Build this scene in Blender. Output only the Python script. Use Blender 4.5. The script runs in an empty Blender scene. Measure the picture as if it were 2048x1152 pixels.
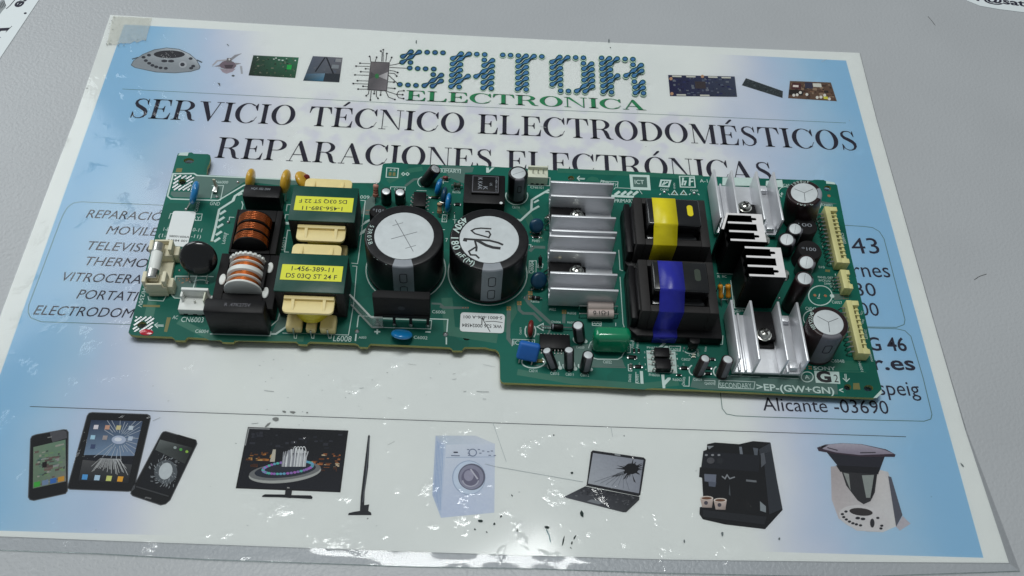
import bpy, bmesh, math, random
from mathutils import Vector, Matrix, Euler
random.seed(11)
SC = bpy.context.scene
COL = SC.collection
MM = 0.001

# ------------------------------------------------------------------ camera
CAM_F = 1942.33                      # focal length in pixels of a 2048 px wide picture
CAM_C = Vector((-6.252, -279.855, 366.528))          # mm, above the poster centre
CAM_R = Matrix(((0.99831782, 0.00723849, 0.05752507),
                (0.03885794, -0.81989739, -0.57119027),
                (0.04303011, 0.57246473, -0.81879945)))   # rows: right, down, forward
cam_d = bpy.data.cameras.new('camera')
cam = bpy.data.objects.new('camera', cam_d); COL.objects.link(cam)
r_, d_, f_ = CAM_R[0], CAM_R[1], CAM_R[2]
m = Matrix(((r_.x, -d_.x, -f_.x, CAM_C.x*MM), (r_.y, -d_.y, -f_.y, CAM_C.y*MM),
            (r_.z, -d_.z, -f_.z, CAM_C.z*MM), (0, 0, 0, 1)))
cam.matrix_world = m
cam_d.sensor_width = 36; cam_d.lens = CAM_F/2048*36
cam_d.clip_start = 0.02; cam_d.clip_end = 50
SC.camera = cam

# ------------------------------------------------------------------ light
w = bpy.data.worlds.new('World'); SC.world = w; w.use_nodes = True
bg = w.node_tree.nodes['Background']
bg.inputs[0].default_value = (0.86, 0.96, 1.0, 1); bg.inputs[1].default_value = 0.22

def area(name, loc, target, sx, sy, power, col):
    l = bpy.data.lights.new(name, 'AREA'); l.shape = 'RECTANGLE'; l.size = sx; l.size_y = sy
    l.energy = power; l.color = col
    o = bpy.data.objects.new(name, l); COL.objects.link(o); o.location = loc
    o.rotation_euler = (Vector(target)-Vector(loc)).to_track_quat('-Z', 'Y').to_euler()
    return o
area('ceiling_lamp', (-0.12, 0.24, 1.75), (0, 0, 0), 0.80, 0.24, 14.5, (0.97, 1.0, 0.985))
area('soft_fill_light', (-1.3, 1.0, 1.25), (0, 0, 0), 1.1, 0.9, 13, (0.92, 0.98, 1.0))  # second, softer lamp added beside the ceiling one; no known window there

SC.view_settings.view_transform = 'Standard'; SC.view_settings.look = 'None'
SC.view_settings.exposure = 0.0; SC.view_settings.gamma = 1.0

# ------------------------------------------------------------------ picture geometry -> places on the table / the board
ZB = 5.0                              # top of the circuit board above the table, mm
def at(p, z):
    v = Vector(((p[0]-1024)/CAM_F, (p[1]-576)/CAM_F, 1.0))
    d = r_*v.x + d_*v.y + f_*v.z
    return CAM_C + d*((z-CAM_C.z)/d.z)
def onb(p, h=0.0):                    # a point h mm above the board's top
    return at(p, ZB+h)
def zone(x0, y0, s): return lambda x, y: (x0+x/s, y0+y/s)
A = zone(250,290,5.76); B = zone(250,480,5.237); Cz = zone(550,320,5.76); D = zone(550,500,5.237)
Ez = zone(830,310,5.76); F = zone(880,490,5.236); G = zone(1060,330,5.486); H = zone(980,580,5.486)
I = zone(1400,330,6.4); J = zone(1400,480,6.4); K = zone(1400,620,5.389); L = zone(1220,500,5.76); M = zone(1240,640,7.68)
N = zone(780,70,3.793); PR = zone(1640,420,2.618); PL = zone(0,380,2.618); Q0 = zone(0,0,4.8)
Q1 = zone(400,60,4.452); Q2 = zone(1280,0,2.667); Q3 = zone(0,820,3.469); Q4 = zone(420,820,3.469); Q5 = zone(820,820,3.469); Q6 = zone(1340,840,2.893)

# ------------------------------------------------------------------ materials
def lin(c):
    out = []
    for v in c[:3]:
        v /= 255.0
        out.append(v/12.92 if v <= 0.04045 else ((v+0.055)/1.055)**2.4)
    return tuple(out)+(1.0,)
def mat(name, rgb, rough=0.5, metal=0.0, var=0.12, vscale=400, bump=0.0, bscale=1500, coat=0.0, spec=0.5, rvar=0.1, stretch=None, alpha=None):
    M_ = bpy.data.materials.new(name); M_.use_nodes = True
    nt = M_.node_tree; n = nt.nodes; b = n['Principled BSDF']
    c = lin(rgb)
    tc = n.new('ShaderNodeTexCoord'); mp = n.new('ShaderNodeMapping')
    nt.links.new(tc.outputs['Object'], mp.inputs[0])
    if stretch: mp.inputs['Scale'].default_value = stretch
    nz = n.new('ShaderNodeTexNoise'); nz.inputs['Scale'].default_value = vscale; nz.inputs['Detail'].default_value = 5
    nt.links.new(mp.outputs[0], nz.inputs['Vector'])
    mx = n.new('ShaderNodeMix'); mx.data_type = 'RGBA'
    mx.inputs[6].default_value = tuple(v*(1-var) for v in c[:3])+(1,)
    mx.inputs[7].default_value = tuple(min(1, v*(1+var)+0.002*var) for v in c[:3])+(1,)
    nt.links.new(nz.outputs['Fac'], mx.inputs[0]); nt.links.new(mx.outputs[2], b.inputs['Base Color'])
    mr = n.new('ShaderNodeMapRange'); mr.inputs['To Min'].default_value = max(0.03, rough-rvar); mr.inputs['To Max'].default_value = min(1, rough+rvar)
    nt.links.new(nz.outputs['Fac'], mr.inputs['Value']); nt.links.new(mr.outputs[0], b.inputs['Roughness'])
    b.inputs['Metallic'].default_value = metal; b.inputs['Specular IOR Level'].default_value = spec
    if coat: b.inputs['Coat Weight'].default_value = coat; b.inputs['Coat Roughness'].default_value = 0.12
    if alpha is not None: b.inputs['Alpha'].default_value = alpha
    if bump:
        nb = n.new('ShaderNodeTexNoise'); nb.inputs['Scale'].default_value = bscale; nb.inputs['Detail'].default_value = 3
        nt.links.new(mp.outputs[0], nb.inputs['Vector'])
        bp = n.new('ShaderNodeBump'); bp.inputs['Strength'].default_value = bump; bp.inputs['Distance'].default_value = 0.0004
        nt.links.new(nb.outputs['Fac'], bp.inputs['Height']); nt.links.new(bp.outputs[0], b.inputs['Normal'])
    return M_
MT = {
 'black': mat('black_plastic', (20,19,21), 0.42, bump=0.15, bscale=2500, var=0.25, spec=0.18),
 'blackmatte': mat('black_moulding', (25,24,25), 0.6, bump=0.25, bscale=3500, var=0.25, spec=0.18),
 'blackgloss': mat('black_lacquer', (14,14,17), 0.22, coat=0.5, rvar=0.06),
 'ferrite': mat('ferrite', (46,44,44), 0.55, bump=0.2, bscale=3000, var=0.2, spec=0.18),
 'sleeve': mat('black_sleeve', (19,18,21), 0.34, var=0.2, rvar=0.08, spec=0.35),
 'brownsleeve': mat('brown_sleeve', (36,20,22), 0.34, var=0.2, rvar=0.08, spec=0.35),
 'stripe': mat('grey_stripe', (140,145,152), 0.45),
 'stripedark': mat('dark_stripe', (98,97,104), 0.45),
 'can': mat('brushed_can_top', (205,208,210), 0.42, metal=0.55, var=0.08, vscale=700, bump=0.1, bscale=1800),
 'canwhite': mat('matt_can_top', (196,201,203), 0.55, metal=0.25, var=0.16, vscale=260, bump=0.1, bscale=1200),
 'groove': mat('vent_groove', (105,108,112), 0.5, metal=0.3),
 'alu': mat('aluminium', (216,217,221), 0.36, metal=0.42, var=0.1, vscale=160, bump=0.06, bscale=900, stretch=(1,1,6)),
 'alucut': mat('cut_aluminium', (232,228,228), 0.55, metal=0.35, var=0.06, bump=0.15, bscale=3000),
 'anod': mat('black_anodised', (8,8,9), 0.45, var=0.2, spec=0.18),
 'steel': mat('bright_steel', (205,205,198), 0.2, metal=1.0, var=0.1, rvar=0.06),
 'tin': mat('tinned_lead', (190,190,186), 0.3, metal=1.0, var=0.15),
 'solder': mat('solder', (205,205,205), 0.28, metal=0.95, var=0.15),
 'copper': mat('enamelled_copper', (216,124,62), 0.3, metal=0.75, var=0.2, vscale=900),
 'copperdark': mat('dark_enamelled_copper', (176,96,54), 0.25, metal=0.8, var=0.3, vscale=600),
 'cream': mat('cream_plastic', (232,212,150), 0.45, var=0.08, bump=0.1),
 'fusecream': mat('ivory_plastic', (218,211,184), 0.5, var=0.07),
 'conn': mat('yellowed_connector_plastic', (208,202,140), 0.45, var=0.08),
 'white': mat('white_plastic', (224,226,222), 0.45, var=0.05),
 'ivory': mat('ivory_connector', (214,216,196), 0.5, var=0.06),
 'ceramic': mat('white_ceramic', (228,230,226), 0.4, var=0.04),
 'yellowtape': mat('yellow_tape', (222,205,20), 0.38, var=0.14, vscale=220, bump=0.12, bscale=500),
 'yellowfilm': mat('yellow_film_winding', (206,190,48), 0.3, var=0.16, vscale=300, bump=0.2, bscale=600, stretch=(1,1,5)),
 'bluetape': mat('blue_tape', (38,42,150), 0.32, var=0.18, vscale=240, bump=0.25, bscale=420, spec=0.35),
 'greentape': mat('green_tape', (8,66,56), 0.38, var=0.14, vscale=200, bump=0.1, bscale=400, spec=0.3),
 'labelyellow': mat('yellow_label', (222,222,52), 0.55, var=0.05),
 'labelwhite': mat('white_label', (222,226,226), 0.5, var=0.03),
 'ink': mat('black_ink', (22,22,26), 0.6, var=0.1),
 'bluecap': mat('blue_epoxy', (20,118,178), 0.24, coat=0.4, var=0.14, rvar=0.05),
 'bluedark': mat('dark_blue_epoxy', (10,58,84), 0.35, var=0.2),
 'bluefilm': mat('blue_coated_film', (26,96,176), 0.55, var=0.12),
 'yellowcap': mat('yellow_epoxy', (206,160,44), 0.3, coat=0.4, var=0.12, rvar=0.06),
 'orange': mat('orange_epoxy', (206,138,30), 0.4, var=0.15),
 'redcap': mat('red_brown_epoxy', (120,38,34), 0.35, var=0.15),
 'greencap': mat('green_epoxy', (6,124,84), 0.2, coat=0.6, var=0.1, rvar=0.04),
 'respink': mat('pink_resistor', (186,134,118), 0.5, var=0.1),
 'resgrey': mat('pinkish_ceramic_resistor', (192,176,170), 0.55, var=0.07, bump=0.2),
 'restan': mat('tan_resistor', (178,148,112), 0.5, var=0.1),
 'resdark': mat('dark_green_resistor', (40,52,40), 0.5, var=0.2),
 'diode': mat('black_diode', (26,25,26), 0.4, spec=0.18),
 'diodered': mat('red_glass_diode', (120,44,48), 0.25),
 'silk': mat('white_silkscreen', (188,208,202), 0.6, var=0.1, vscale=900),
 'tan': mat('bare_laminate', (112,108,58), 0.6, var=0.15),
 'trace': mat('masked_trace', (74,98,92), 0.45, var=0.12),
 'tracedark': mat('masked_dark_trace', (8,96,76), 0.42, var=0.1),
 'traceplane': mat('masked_ground_plane', (66,100,92), 0.45, var=0.14, vscale=120),
 'pad': mat('copper_pad', (176,120,84), 0.4, metal=0.5, var=0.2),
 'redpaint': mat('red_marker_paint', (176,14,40), 0.25, coat=0.5),
 'paper': mat('back_paper', (222,228,230), 0.55, var=0.03, vscale=60),
 'glow': mat('hot_melt', (196,190,170), 0.4, var=0.1),
}
def substrate_mat():
    M_ = bpy.data.materials.new('green_solder_mask'); M_.use_nodes = True
    nt = M_.node_tree; n = nt.nodes; b = n['Principled BSDF']
    tc = n.new('ShaderNodeTexCoord'); sep = n.new('ShaderNodeSeparateXYZ'); geo = n.new('ShaderNodeNewGeometry'); sg = n.new('ShaderNodeSeparateXYZ')
    nt.links.new(geo.outputs['Normal'], sg.inputs[0])
    nz = n.new('ShaderNodeTexNoise'); nz.inputs['Scale'].default_value = 45; nz.inputs['Detail'].default_value = 6
    nt.links.new(tc.outputs['Object'], nz.inputs['Vector'])
    # faint copper layout under the mask: blocky cells
    vo = n.new('ShaderNodeTexVoronoi'); vo.distance = 'CHEBYCHEV'; vo.inputs['Scale'].default_value = 62; vo.inputs['Randomness'].default_value = 0.8
    nt.links.new(tc.outputs['Object'], vo.inputs['Vector'])
    rr = n.new('ShaderNodeMapRange'); rr.inputs['From Min'].default_value = 0.35; rr.inputs['From Max'].default_value = 0.65
    s2 = n.new('ShaderNodeSeparateColor'); nt.links.new(vo.outputs['Color'], s2.inputs[0]); nt.links.new(s2.outputs[0], rr.inputs['Value'])
    cr = n.new('ShaderNodeMix'); cr.data_type = 'RGBA'
    cr.inputs[6].default_value = lin((0,84,70)); cr.inputs[7].default_value = lin((0,104,88))
    nt.links.new(nz.outputs['Fac'], cr.inputs[0])
    c2 = n.new('ShaderNodeMix'); c2.data_type = 'RGBA'; c2.blend_type = 'MULTIPLY'; c2.inputs[7].default_value = (0.78, 0.84, 0.84, 1)
    nt.links.new(rr.outputs[0], c2.inputs[0]); nt.links.new(cr.outputs[2], c2.inputs[6])
    edge = n.new('ShaderNodeMix'); edge.data_type = 'RGBA'; edge.inputs[6].default_value = lin((150,150,86))
    mt = n.new('ShaderNodeMath'); mt.operation = 'GREATER_THAN'; mt.inputs[1].default_value = 0.7
    nt.links.new(sg.outputs[2], mt.inputs[0]); nt.links.new(mt.outputs[0], edge.inputs[0]); nt.links.new(c2.outputs[2], edge.inputs[7])
    nt.links.new(edge.outputs[2], b.inputs['Base Color'])
    b.inputs['Roughness'].default_value = 0.5; b.inputs['Specular IOR Level'].default_value = 0.22
    bp = n.new('ShaderNodeBump'); bp.inputs['Strength'].default_value = 0.25; bp.inputs['Distance'].default_value = 0.0001
    nt.links.new(rr.outputs[0], bp.inputs['Height']); nt.links.new(bp.outputs[0], b.inputs['Normal'])
    return M_
MT['substrate'] = substrate_mat()
def ink_mat():                        # printed picture: colours of the print, vertex by vertex
    M_ = bpy.data.materials.new('printed_ink'); M_.use_nodes = True
    nt = M_.node_tree; n = nt.nodes; b = n['Principled BSDF']
    at_ = n.new('ShaderNodeAttribute'); at_.attribute_name = 'Col'
    tc = n.new('ShaderNodeTexCoord'); nz = n.new('ShaderNodeTexNoise'); nz.inputs['Scale'].default_value = 900; nz.inputs['Detail'].default_value = 4
    nt.links.new(tc.outputs['Object'], nz.inputs['Vector'])
    mx = n.new('ShaderNodeMix'); mx.data_type = 'RGBA'; mx.blend_type = 'OVERLAY'; mx.inputs[0].default_value = 0.12
    nt.links.new(at_.outputs['Color'], mx.inputs[6]); nt.links.new(nz.outputs['Fac'], mx.inputs[7])
    nt.links.new(mx.outputs[2], b.inputs['Base Color']); b.inputs['Roughness'].default_value = 0.6; b.inputs['Specular IOR Level'].default_value = 0.2
    return M_
MT['print'] = ink_mat()
def film_mat(name='laminate_film', edge=False, tint=(1,1,1)):
    M_ = bpy.data.materials.new(name); M_.use_nodes = True
    nt = M_.node_tree; n = nt.nodes; n.remove(n['Principled BSDF'])
    out = n['Material Output']
    tr = n.new('ShaderNodeBsdfTransparent'); gl = n.new('ShaderNodeBsdfGlossy'); mx = n.new('ShaderNodeMixShader')
    tr.inputs[0].default_value = (*tint, 1)
    gl.inputs['Roughness'].default_value = 0.09 if not edge else 0.07
    tc = n.new('ShaderNodeTexCoord')
    # small dents and creases of the heat-sealed film
    vo = n.new('ShaderNodeTexVoronoi'); vo.inputs['Scale'].default_value = 260; vo.feature = 'SMOOTH_F1'
    nz = n.new('ShaderNodeTexNoise'); nz.inputs['Scale'].default_value = 560; nz.inputs['Detail'].default_value = 2; nz.inputs['Roughness'].default_value = 0.55
    nl = n.new('ShaderNodeTexNoise'); nl.inputs['Scale'].default_value = 85; nl.inputs['Detail'].default_value = 3
    for x in (vo, nz, nl): nt.links.new(tc.outputs['Object'], x.inputs['Vector'])
    pw = n.new('ShaderNodeMapRange'); pw.inputs['From Min'].default_value = 0.585; pw.inputs['From Max'].default_value = 0.80
    nt.links.new(nl.outputs['Fac'], pw.inputs['Value'])
    mu = n.new('ShaderNodeMath'); mu.operation = 'MULTIPLY'; nt.links.new(nz.outputs['Fac'], mu.inputs[0]); nt.links.new(pw.outputs[0], mu.inputs[1])
    bp = n.new('ShaderNodeBump'); bp.inputs['Strength'].default_value = 1.0; bp.inputs['Distance'].default_value = 0.0005 if not edge else 0.0006
    nt.links.new(mu.outputs[0], bp.inputs['Height'])
    nt.links.new(bp.outputs[0], gl.inputs['Normal'])
    fr = n.new('ShaderNodeFresnel'); fr.inputs['IOR'].default_value = 1.42
    nt.links.new(bp.outputs[0], fr.inputs['Normal'])
    nt.links.new(fr.outputs[0], mx.inputs[0]); nt.links.new(tr.outputs[0], mx.inputs[1]); nt.links.new(gl.outputs[0], mx.inputs[2])
    nt.links.new(mx.outputs[0], out.inputs['Surface'])
    return M_
MT['film'] = film_mat()
MT['filmedge'] = film_mat('laminate_margin', True, (0.93, 0.94, 0.95))
MT['clear'] = film_mat('clear_plastic_strip', True, (0.72, 0.78, 0.76))

# ------------------------------------------------------------------ mesh builder (millimetres)
class MB:
    def __init__(s): s.v = []; s.f = []; s.c = []; s.pieces = []
    def add(s, vs, fs, col=None):
        o = len(s.v); s.pieces.append((o, o+len(vs), len(s.f), len(s.f)+len(fs))); s.v += [tuple(v) for v in vs]; s.f += [tuple(i+o for i in f) for f in fs]
        s.c += [(col[k] if isinstance(col, list) else (col or (1,1,1,1))) for k in range(len(vs))]
        return s
    def box(s, x0, x1, y0, y1, z0, z1, mtx=None):
        vs = [Vector((x, y, z)) for z in (z0, z1) for x, y in ((x0,y0),(x1,y0),(x1,y1),(x0,y1))]
        if mtx: vs = [mtx @ v for v in vs]
        return s.add(vs, [(3,2,1,0),(4,5,6,7),(0,1,5,4),(1,2,6,5),(2,3,7,6),(3,0,4,7)])
    def prism(s, poly, z0, z1, mtx=None):
        n = len(poly)
        ar = sum(poly[i][0]*poly[(i+1)%n][1]-poly[(i+1)%n][0]*poly[i][1] for i in range(n))
        if ar < 0: poly = poly[::-1]
        vs = [Vector((p[0], p[1], z0)) for p in poly]+[Vector((p[0], p[1], z1)) for p in poly]
        if mtx: vs = [mtx @ v for v in vs]
        return s.add(vs, [tuple(range(n-1,-1,-1)), tuple(range(n,2*n))]+[(i,(i+1)%n,n+(i+1)%n,n+i) for i in range(n)])
    def lathe(s, prof, seg=32, mtx=None, cap=True):
        vs = []; fs = []
        for r, z in prof:
            for k in range(seg):
                a = 2*math.pi*k/seg; v = Vector((r*math.cos(a), r*math.sin(a), z)); vs.append(mtx @ v if mtx else v)
        for i in range(len(prof)-1):
            for k in range(seg):
                k2 = (k+1) % seg
                fs.append((i*seg+k, i*seg+k2, (i+1)*seg+k2, (i+1)*seg+k))
        if cap:
            if prof[0][0] > 1e-6: fs.append(tuple(range(seg-1,-1,-1)))
            if prof[-1][0] > 1e-6: fs.append(tuple((len(prof)-1)*seg+k for k in range(seg)))
        return s.add(vs, fs)
    def tube(s, pts, r, seg=8):
        pts = [Vector(p) for p in pts]; vs = []; fs = []
        for i, p in enumerate(pts):
            t = (pts[min(i+1, len(pts)-1)]-pts[max(i-1, 0)]).normalized()
            u = t.orthogonal().normalized() if i == 0 else (u - t*u.dot(t)).normalized()
            w_ = t.cross(u)
            for k in range(seg):
                a = 2*math.pi*k/seg; vs.append(p+u*(r*math.cos(a))+w_*(r*math.sin(a)))
        for i in range(len(pts)-1):
            for k in range(seg):
                fs.append((i*seg+k, i*seg+(k+1)%seg, (i+1)*seg+(k+1)%seg, (i+1)*seg+k))
        fs += [tuple(range(seg-1,-1,-1)), tuple((len(pts)-1)*seg+k for k in range(seg))]
        return s.add(vs, fs)
    def poly(s, pts, z=None, col=None):        # flat polygon facing up; pts 2D or 3D
        q = [Vector((p[0], p[1], p[2] if z is None else z)) for p in pts]; n = len(q)
        ar = sum(q[i].x*q[(i+1)%n].y-q[(i+1)%n].x*q[i].y for i in range(n))
        if ar < 0:
            q.reverse()
            if isinstance(col, list): col = col[::-1]
        return s.add(q, [tuple(range(n))], col)
    def ribbon(s, pts, wd, z, col=None, closed=False):
        P_ = [Vector((p[0], p[1])) for p in pts]
        if closed: P_.append(P_[0]); 
        ws = wd if isinstance(wd, (list, tuple)) else [wd]*len(P_)
        n = len(P_); vs = []
        for i in range(n):
            a = P_[i]-P_[i-1] if i > 0 else (P_[0]-P_[-2] if closed else P_[1]-P_[0])
            b = P_[i+1]-P_[i] if i < n-1 else (P_[1]-P_[0] if closed else P_[-1]-P_[-2])
            if a.length < 1e-9: a = b
            if b.length < 1e-9: b = a
            t = (a.normalized()+b.normalized())
            if t.length < 1e-6: t = b
            t.normalize(); nn = Vector((-t.y, t.x)); k = 1/max(0.5, abs(nn.dot(Vector((-b.y, b.x)).normalized())))
            h = ws[i]*0.5*k
            vs += [(P_[i].x-nn.x*h, P_[i].y-nn.y*h, z), (P_[i].x+nn.x*h, P_[i].y+nn.y*h, z)]
        return s.add(vs, [(2*i, 2*i+2, 2*i+3, 2*i+1) for i in range(n-1)], col)
    def mesh(s, name, mt, bevel=0.0, bseg=2, smooth=40):
        me = bpy.data.meshes.new(name)
        me.from_pydata([(x*MM, y*MM, z*MM) for x, y, z in s.v], [], s.f); me.update()
        if mt is MT['print']:
            a = me.attributes.new('Col', 'FLOAT_COLOR', 'POINT')
            a.data.foreach_set('color', [q for c in s.c for q in c])
        if bevel:
            bm = bmesh.new(); bm.from_mesh(me)
            es = [e for e in bm.edges if len(e.link_faces) == 2 and e.calc_face_angle(0) > 0.5]
            bmesh.ops.bevel(bm, geom=es, offset=bevel*MM, segments=bseg, profile=0.5, affect='EDGES', clamp_overlap=True)
            bm.to_mesh(me); bm.free()
        me.materials.append(mt)
        if smooth:
            me.polygons.foreach_set('use_smooth', [True]*len(me.polygons)); me.set_sharp_from_angle(angle=math.radians(smooth))
        return me
def link(name, me, parent=None, loc=(0,0,0), rot=None):
    o = bpy.data.objects.new(name, me); COL.objects.link(o)
    if parent: o.parent = parent
    o.location = Vector(loc)*MM
    if rot is not None: o.rotation_euler = rot
    return o
def tag(o, label, cat=None, group=None, kind=None):
    if label: o['label'] = label
    if cat: o['category'] = cat
    if group: o['group'] = group
    if kind: o['kind'] = kind
    return o
def align(n):                          # matrix turning z to n
    return Vector((0,0,1)).rotation_difference(Vector(n).normalized()).to_matrix().to_4x4()

# ------------------------------------------------------------------ lettering
FONT = bpy.data.fonts.load('<builtin>') if '<builtin>' in [f.filepath for f in bpy.data.fonts] else None
_tc = {}
def text_polys(s, bold=0.0, shear=0.0):
    """outline mesh of a string in the built-in font: (verts, faces, left, right, cap height)"""
    key = (s, bold, shear)
    if key in _tc: return _tc[key]
    cu = bpy.data.curves.new('t', 'FONT'); cu.body = s; cu.size = 1.0; cu.resolution_u = 3; cu.offset = bold; cu.shear = shear
    o = bpy.data.objects.new('t', cu); COL.objects.link(o)
    dg = bpy.context.evaluated_depsgraph_get(); me = bpy.data.meshes.new_from_object(o.evaluated_get(dg))
    vs = [(v.co.x, v.co.y) for v in me.vertices]; fs = [tuple(p.vertices) for p in me.polygons]
    bpy.data.objects.remove(o); bpy.data.curves.remove(cu); bpy.data.meshes.remove(me)
    xs = [v[0] for v in vs] or [0, 1]
    _tc[key] = (vs, fs, min(xs), max(xs)); return _tc[key]
CAPH = 0.0
def put_text(mb, s, p0, p1, hgt, z, col=None, bold=0.0, shear=0.0, glyphs=None):
    """set s so that its ink runs from p0 to p1 (baseline, mm) with capital height hgt"""
    global CAPH
    if glyphs: vs, fs, x0, x1 = glyphs; cap = 1.0
    else:
        if not CAPH: CAPH = max(v[1] for v in text_polys('H')[0])
        vs, fs, x0, x1 = text_polys(s, bold, shear); cap = CAPH
    p0 = Vector((p0[0], p0[1])); p1 = Vector((p1[0], p1[1])); d = p1-p0; ln = d.length; d.normalize(); u = Vector((-d.y, d.x))
    sx = ln/(x1-x0); sy = hgt/cap
    q = [p0+d*((x-x0)*sx)+u*(y*sy) for x, y in vs]
    mb.add([(v.x, v.y, z) for v in q], fs, col)
# a high-contrast serif alphabet of capitals, drawn from stems, hairlines and bowls
def serif_glyph(ch):
    vs = []; fs = []
    def pg(pts):
        n = len(pts); ar = sum(pts[i][0]*pts[(i+1)%n][1]-pts[(i+1)%n][0]*pts[i][1] for i in range(n))
        if ar < 0: pts = pts[::-1]
        o = len(vs); vs.extend(pts); fs.append(tuple(range(o, o+n)))
    def rc(x0, x1, y0, y1): pg([(x0,y0),(x1,y0),(x1,y1),(x0,y1)])
    def stem(x0, x1, l=0.11, top=True, bot=True):
        rc(x0, x1, 0, 1)
        for y, s_, on in ((0,1,bot),(1,-1,top)):
            if on: pg([(x0-l,y),(x1+l,y),(x1+l,y+s_*.03),(x1+.02,y+s_*.05),(x1,y+s_*.1),(x0,y+s_*.1),(x0-.02,y+s_*.05),(x0-l,y+s_*.03)])
    def band(outer, inner):
        for i in range(len(outer)-1): pg([outer[i], outer[i+1], inner[i+1], inner[i]])
    def arc(cx, cy, rx, ry, a0, a1, n=28):
        return [(cx+rx*math.cos(math.radians(a0+(a1-a0)*i/n)), cy+ry*math.sin(math.radians(a0+(a1-a0)*i/n))) for i in range(n+1)]
    S = 0.165
    if ch == 'I': stem(.11, .11+S); wd = .22+S
    elif ch in 'EL':
        stem(.1, .1+S); rc(.1, .74, 0, .035); pg([(.76,0),(.79,.34),(.765,.34),(.68,.10),(.56,.03),(.5,0)]); wd = .80
        if ch == 'E':
            rc(.1, .70, .965, 1); pg([(.73,1),(.75,.68),(.725,.68),(.66,.9),(.55,.97),(.5,1)])
            rc(.2, .52, .495, .53); pg([(.53,.36),(.53,.67),(.5,.67),(.47,.56),(.4,.53),(.4,.495),(.47,.47),(.5,.36)])
    elif ch == 'T':
        stem(.34, .34+S, top=False); rc(.02, .83, .965, 1)
        pg([(.01,1),(-.02,.66),(.01,.66),(.08,.88),(.2,.965),(.2,1)]); pg([(.84,1),(.87,.66),(.84,.66),(.77,.88),(.65,.965),(.65,1)]); wd = .86
    elif ch in 'PRD':
        stem(.1, .1+S)
        if ch == 'D':
            band(arc(.36,.5,.57,.5,-90,90), arc(.36,.5,.38,.465,-90,90)); rc(.2,.37,.965,1); rc(.2,.37,0,.035); wd = .96
        else:
            band(arc(.42,.74,.38,.26,-90,90), arc(.42,.74,.205,.228,-90,90)); rc(.2,.43,.968,1); rc(.2,.43,.48,.512); wd = .82
            if ch == 'R':
                pg([(.42,.5),(.56,.5),(.68,.42),(.75,.28),(.79,.1),(.85,.035),(.93,.03),(.93,0),(.78,-.01),(.66,.05),(.59,.22),(.53,.4)]); wd = .93
    elif ch == 'O': band(arc(.47,.5,.47,.52,0,360,48), arc(.47,.5,.28,.485,0,360,48)); wd = .94
    elif ch == 'C':
        band(arc(.47,.5,.47,.52,48,318,40), arc(.49,.5,.30,.485,52,312,40))
        pg([(.84,.64),(.87,.64),(.86,1.0),(.83,1.0),(.79,.92),(.74,.85)]); pg([(.76,.14),(.80,.17),(.88,.33),(.86,.34)]); wd = .90
    elif ch == 'S':
        c = [(.60,.74,.03),(.56,.88,.035),(.46,.97,.04),(.34,.985,.045),(.21,.95,.07),(.135,.86,.10),(.135,.75,.13),(.21,.64,.155),(.36,.55,.165),(.50,.45,.165),(.58,.34,.15),(.59,.21,.12),(.53,.09,.08),(.41,.02,.045),(.29,.012,.04),(.16,.08,.035),(.09,.28,.03)]
        o_, i_ = [], []
        for k, (x, y, wd_) in enumerate(c):
            a, b = c[max(0,k-1)], c[min(len(c)-1,k+1)]; t = math.atan2(b[1]-a[1], b[0]-a[0])
            o_.append((x-math.sin(t)*wd_/2, y+math.cos(t)*wd_/2)); i_.append((x+math.sin(t)*wd_/2, y-math.cos(t)*wd_/2))
        band(o_, i_); pg([(.585,.70),(.615,.70),(.605,1.0),(.58,1.0),(.56,.92),(.52,.91)]); pg([(.06,.32),(.09,.32),(.12,.14),(.10,.06),(.075,0),(.05,0)]); wd = .68
    elif ch == 'N':
        rc(.12,.155,0,1); rc(.80,.835,0,1); pg([(.06,1),(.25,1),(.835,.0),(.79,0),(.12,.93)]); rc(0,.28,0,.032); rc(.67,.96,.968,1); rc(0,.2,.968,1); wd = .96
    elif ch == 'M':
        rc(.14,.175,0,1); rc(.86,1.03,0,1); pg([(.08,1),(.28,1),(.62,.12),(.56,0),(.53,0)]); pg([(.56,0),(.59,0),(.93,1),(.89,1)])
        rc(.02,.30,0,.032); rc(.76,1.13,0,.032); rc(.02,.2,.968,1); rc(.9,1.13,.968,1); wd = 1.14
    elif ch == 'V':
        pg([(.06,1),(.27,1),(.51,.24),(.47,0),(.43,0)]); pg([(.43,0),(.47,0),(.81,1),(.77,1)]); rc(-.03,.38,.968,1); rc(.64,.93,.968,1); wd = .90
    elif ch == 'A':
        pg([(.40,1),(.47,1),(.86,0),(.66,0),(.37,.80)]); pg([(.40,1),(.44,1),(.12,0),(.085,0)]); rc(.2,.62,.31,.345); rc(-.02,.24,0,.032); rc(.55,.96,0,.032); wd = .94
    elif ch == "'": pg([(0,1.08),(.1,1.08),(.3,1.28),(.26,1.33),(.19,1.31)]); wd = 0
    else: wd = .42
    return vs, fs, wd
def serif_line(s):
    vs = []; fs = []; x = 0
    for ch in s:
        acc = {'É':'E','Ó':'O'}.get(ch)
        a, b, wd = serif_glyph(acc or ch)
        o = len(vs); vs += [(p[0]+x, p[1]) for p in a]; fs += [tuple(i+o for i in f) for f in b]
        if acc:
            a, b, _ = serif_glyph("'"); o = len(vs); vs += [(p[0]+x+wd*.4, p[1]) for p in a]; fs += [tuple(i+o for i in f) for f in b]
        x += wd+0.075
    xs = [v[0] for v in vs]
    return vs, fs, min(xs), max(xs)

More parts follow.
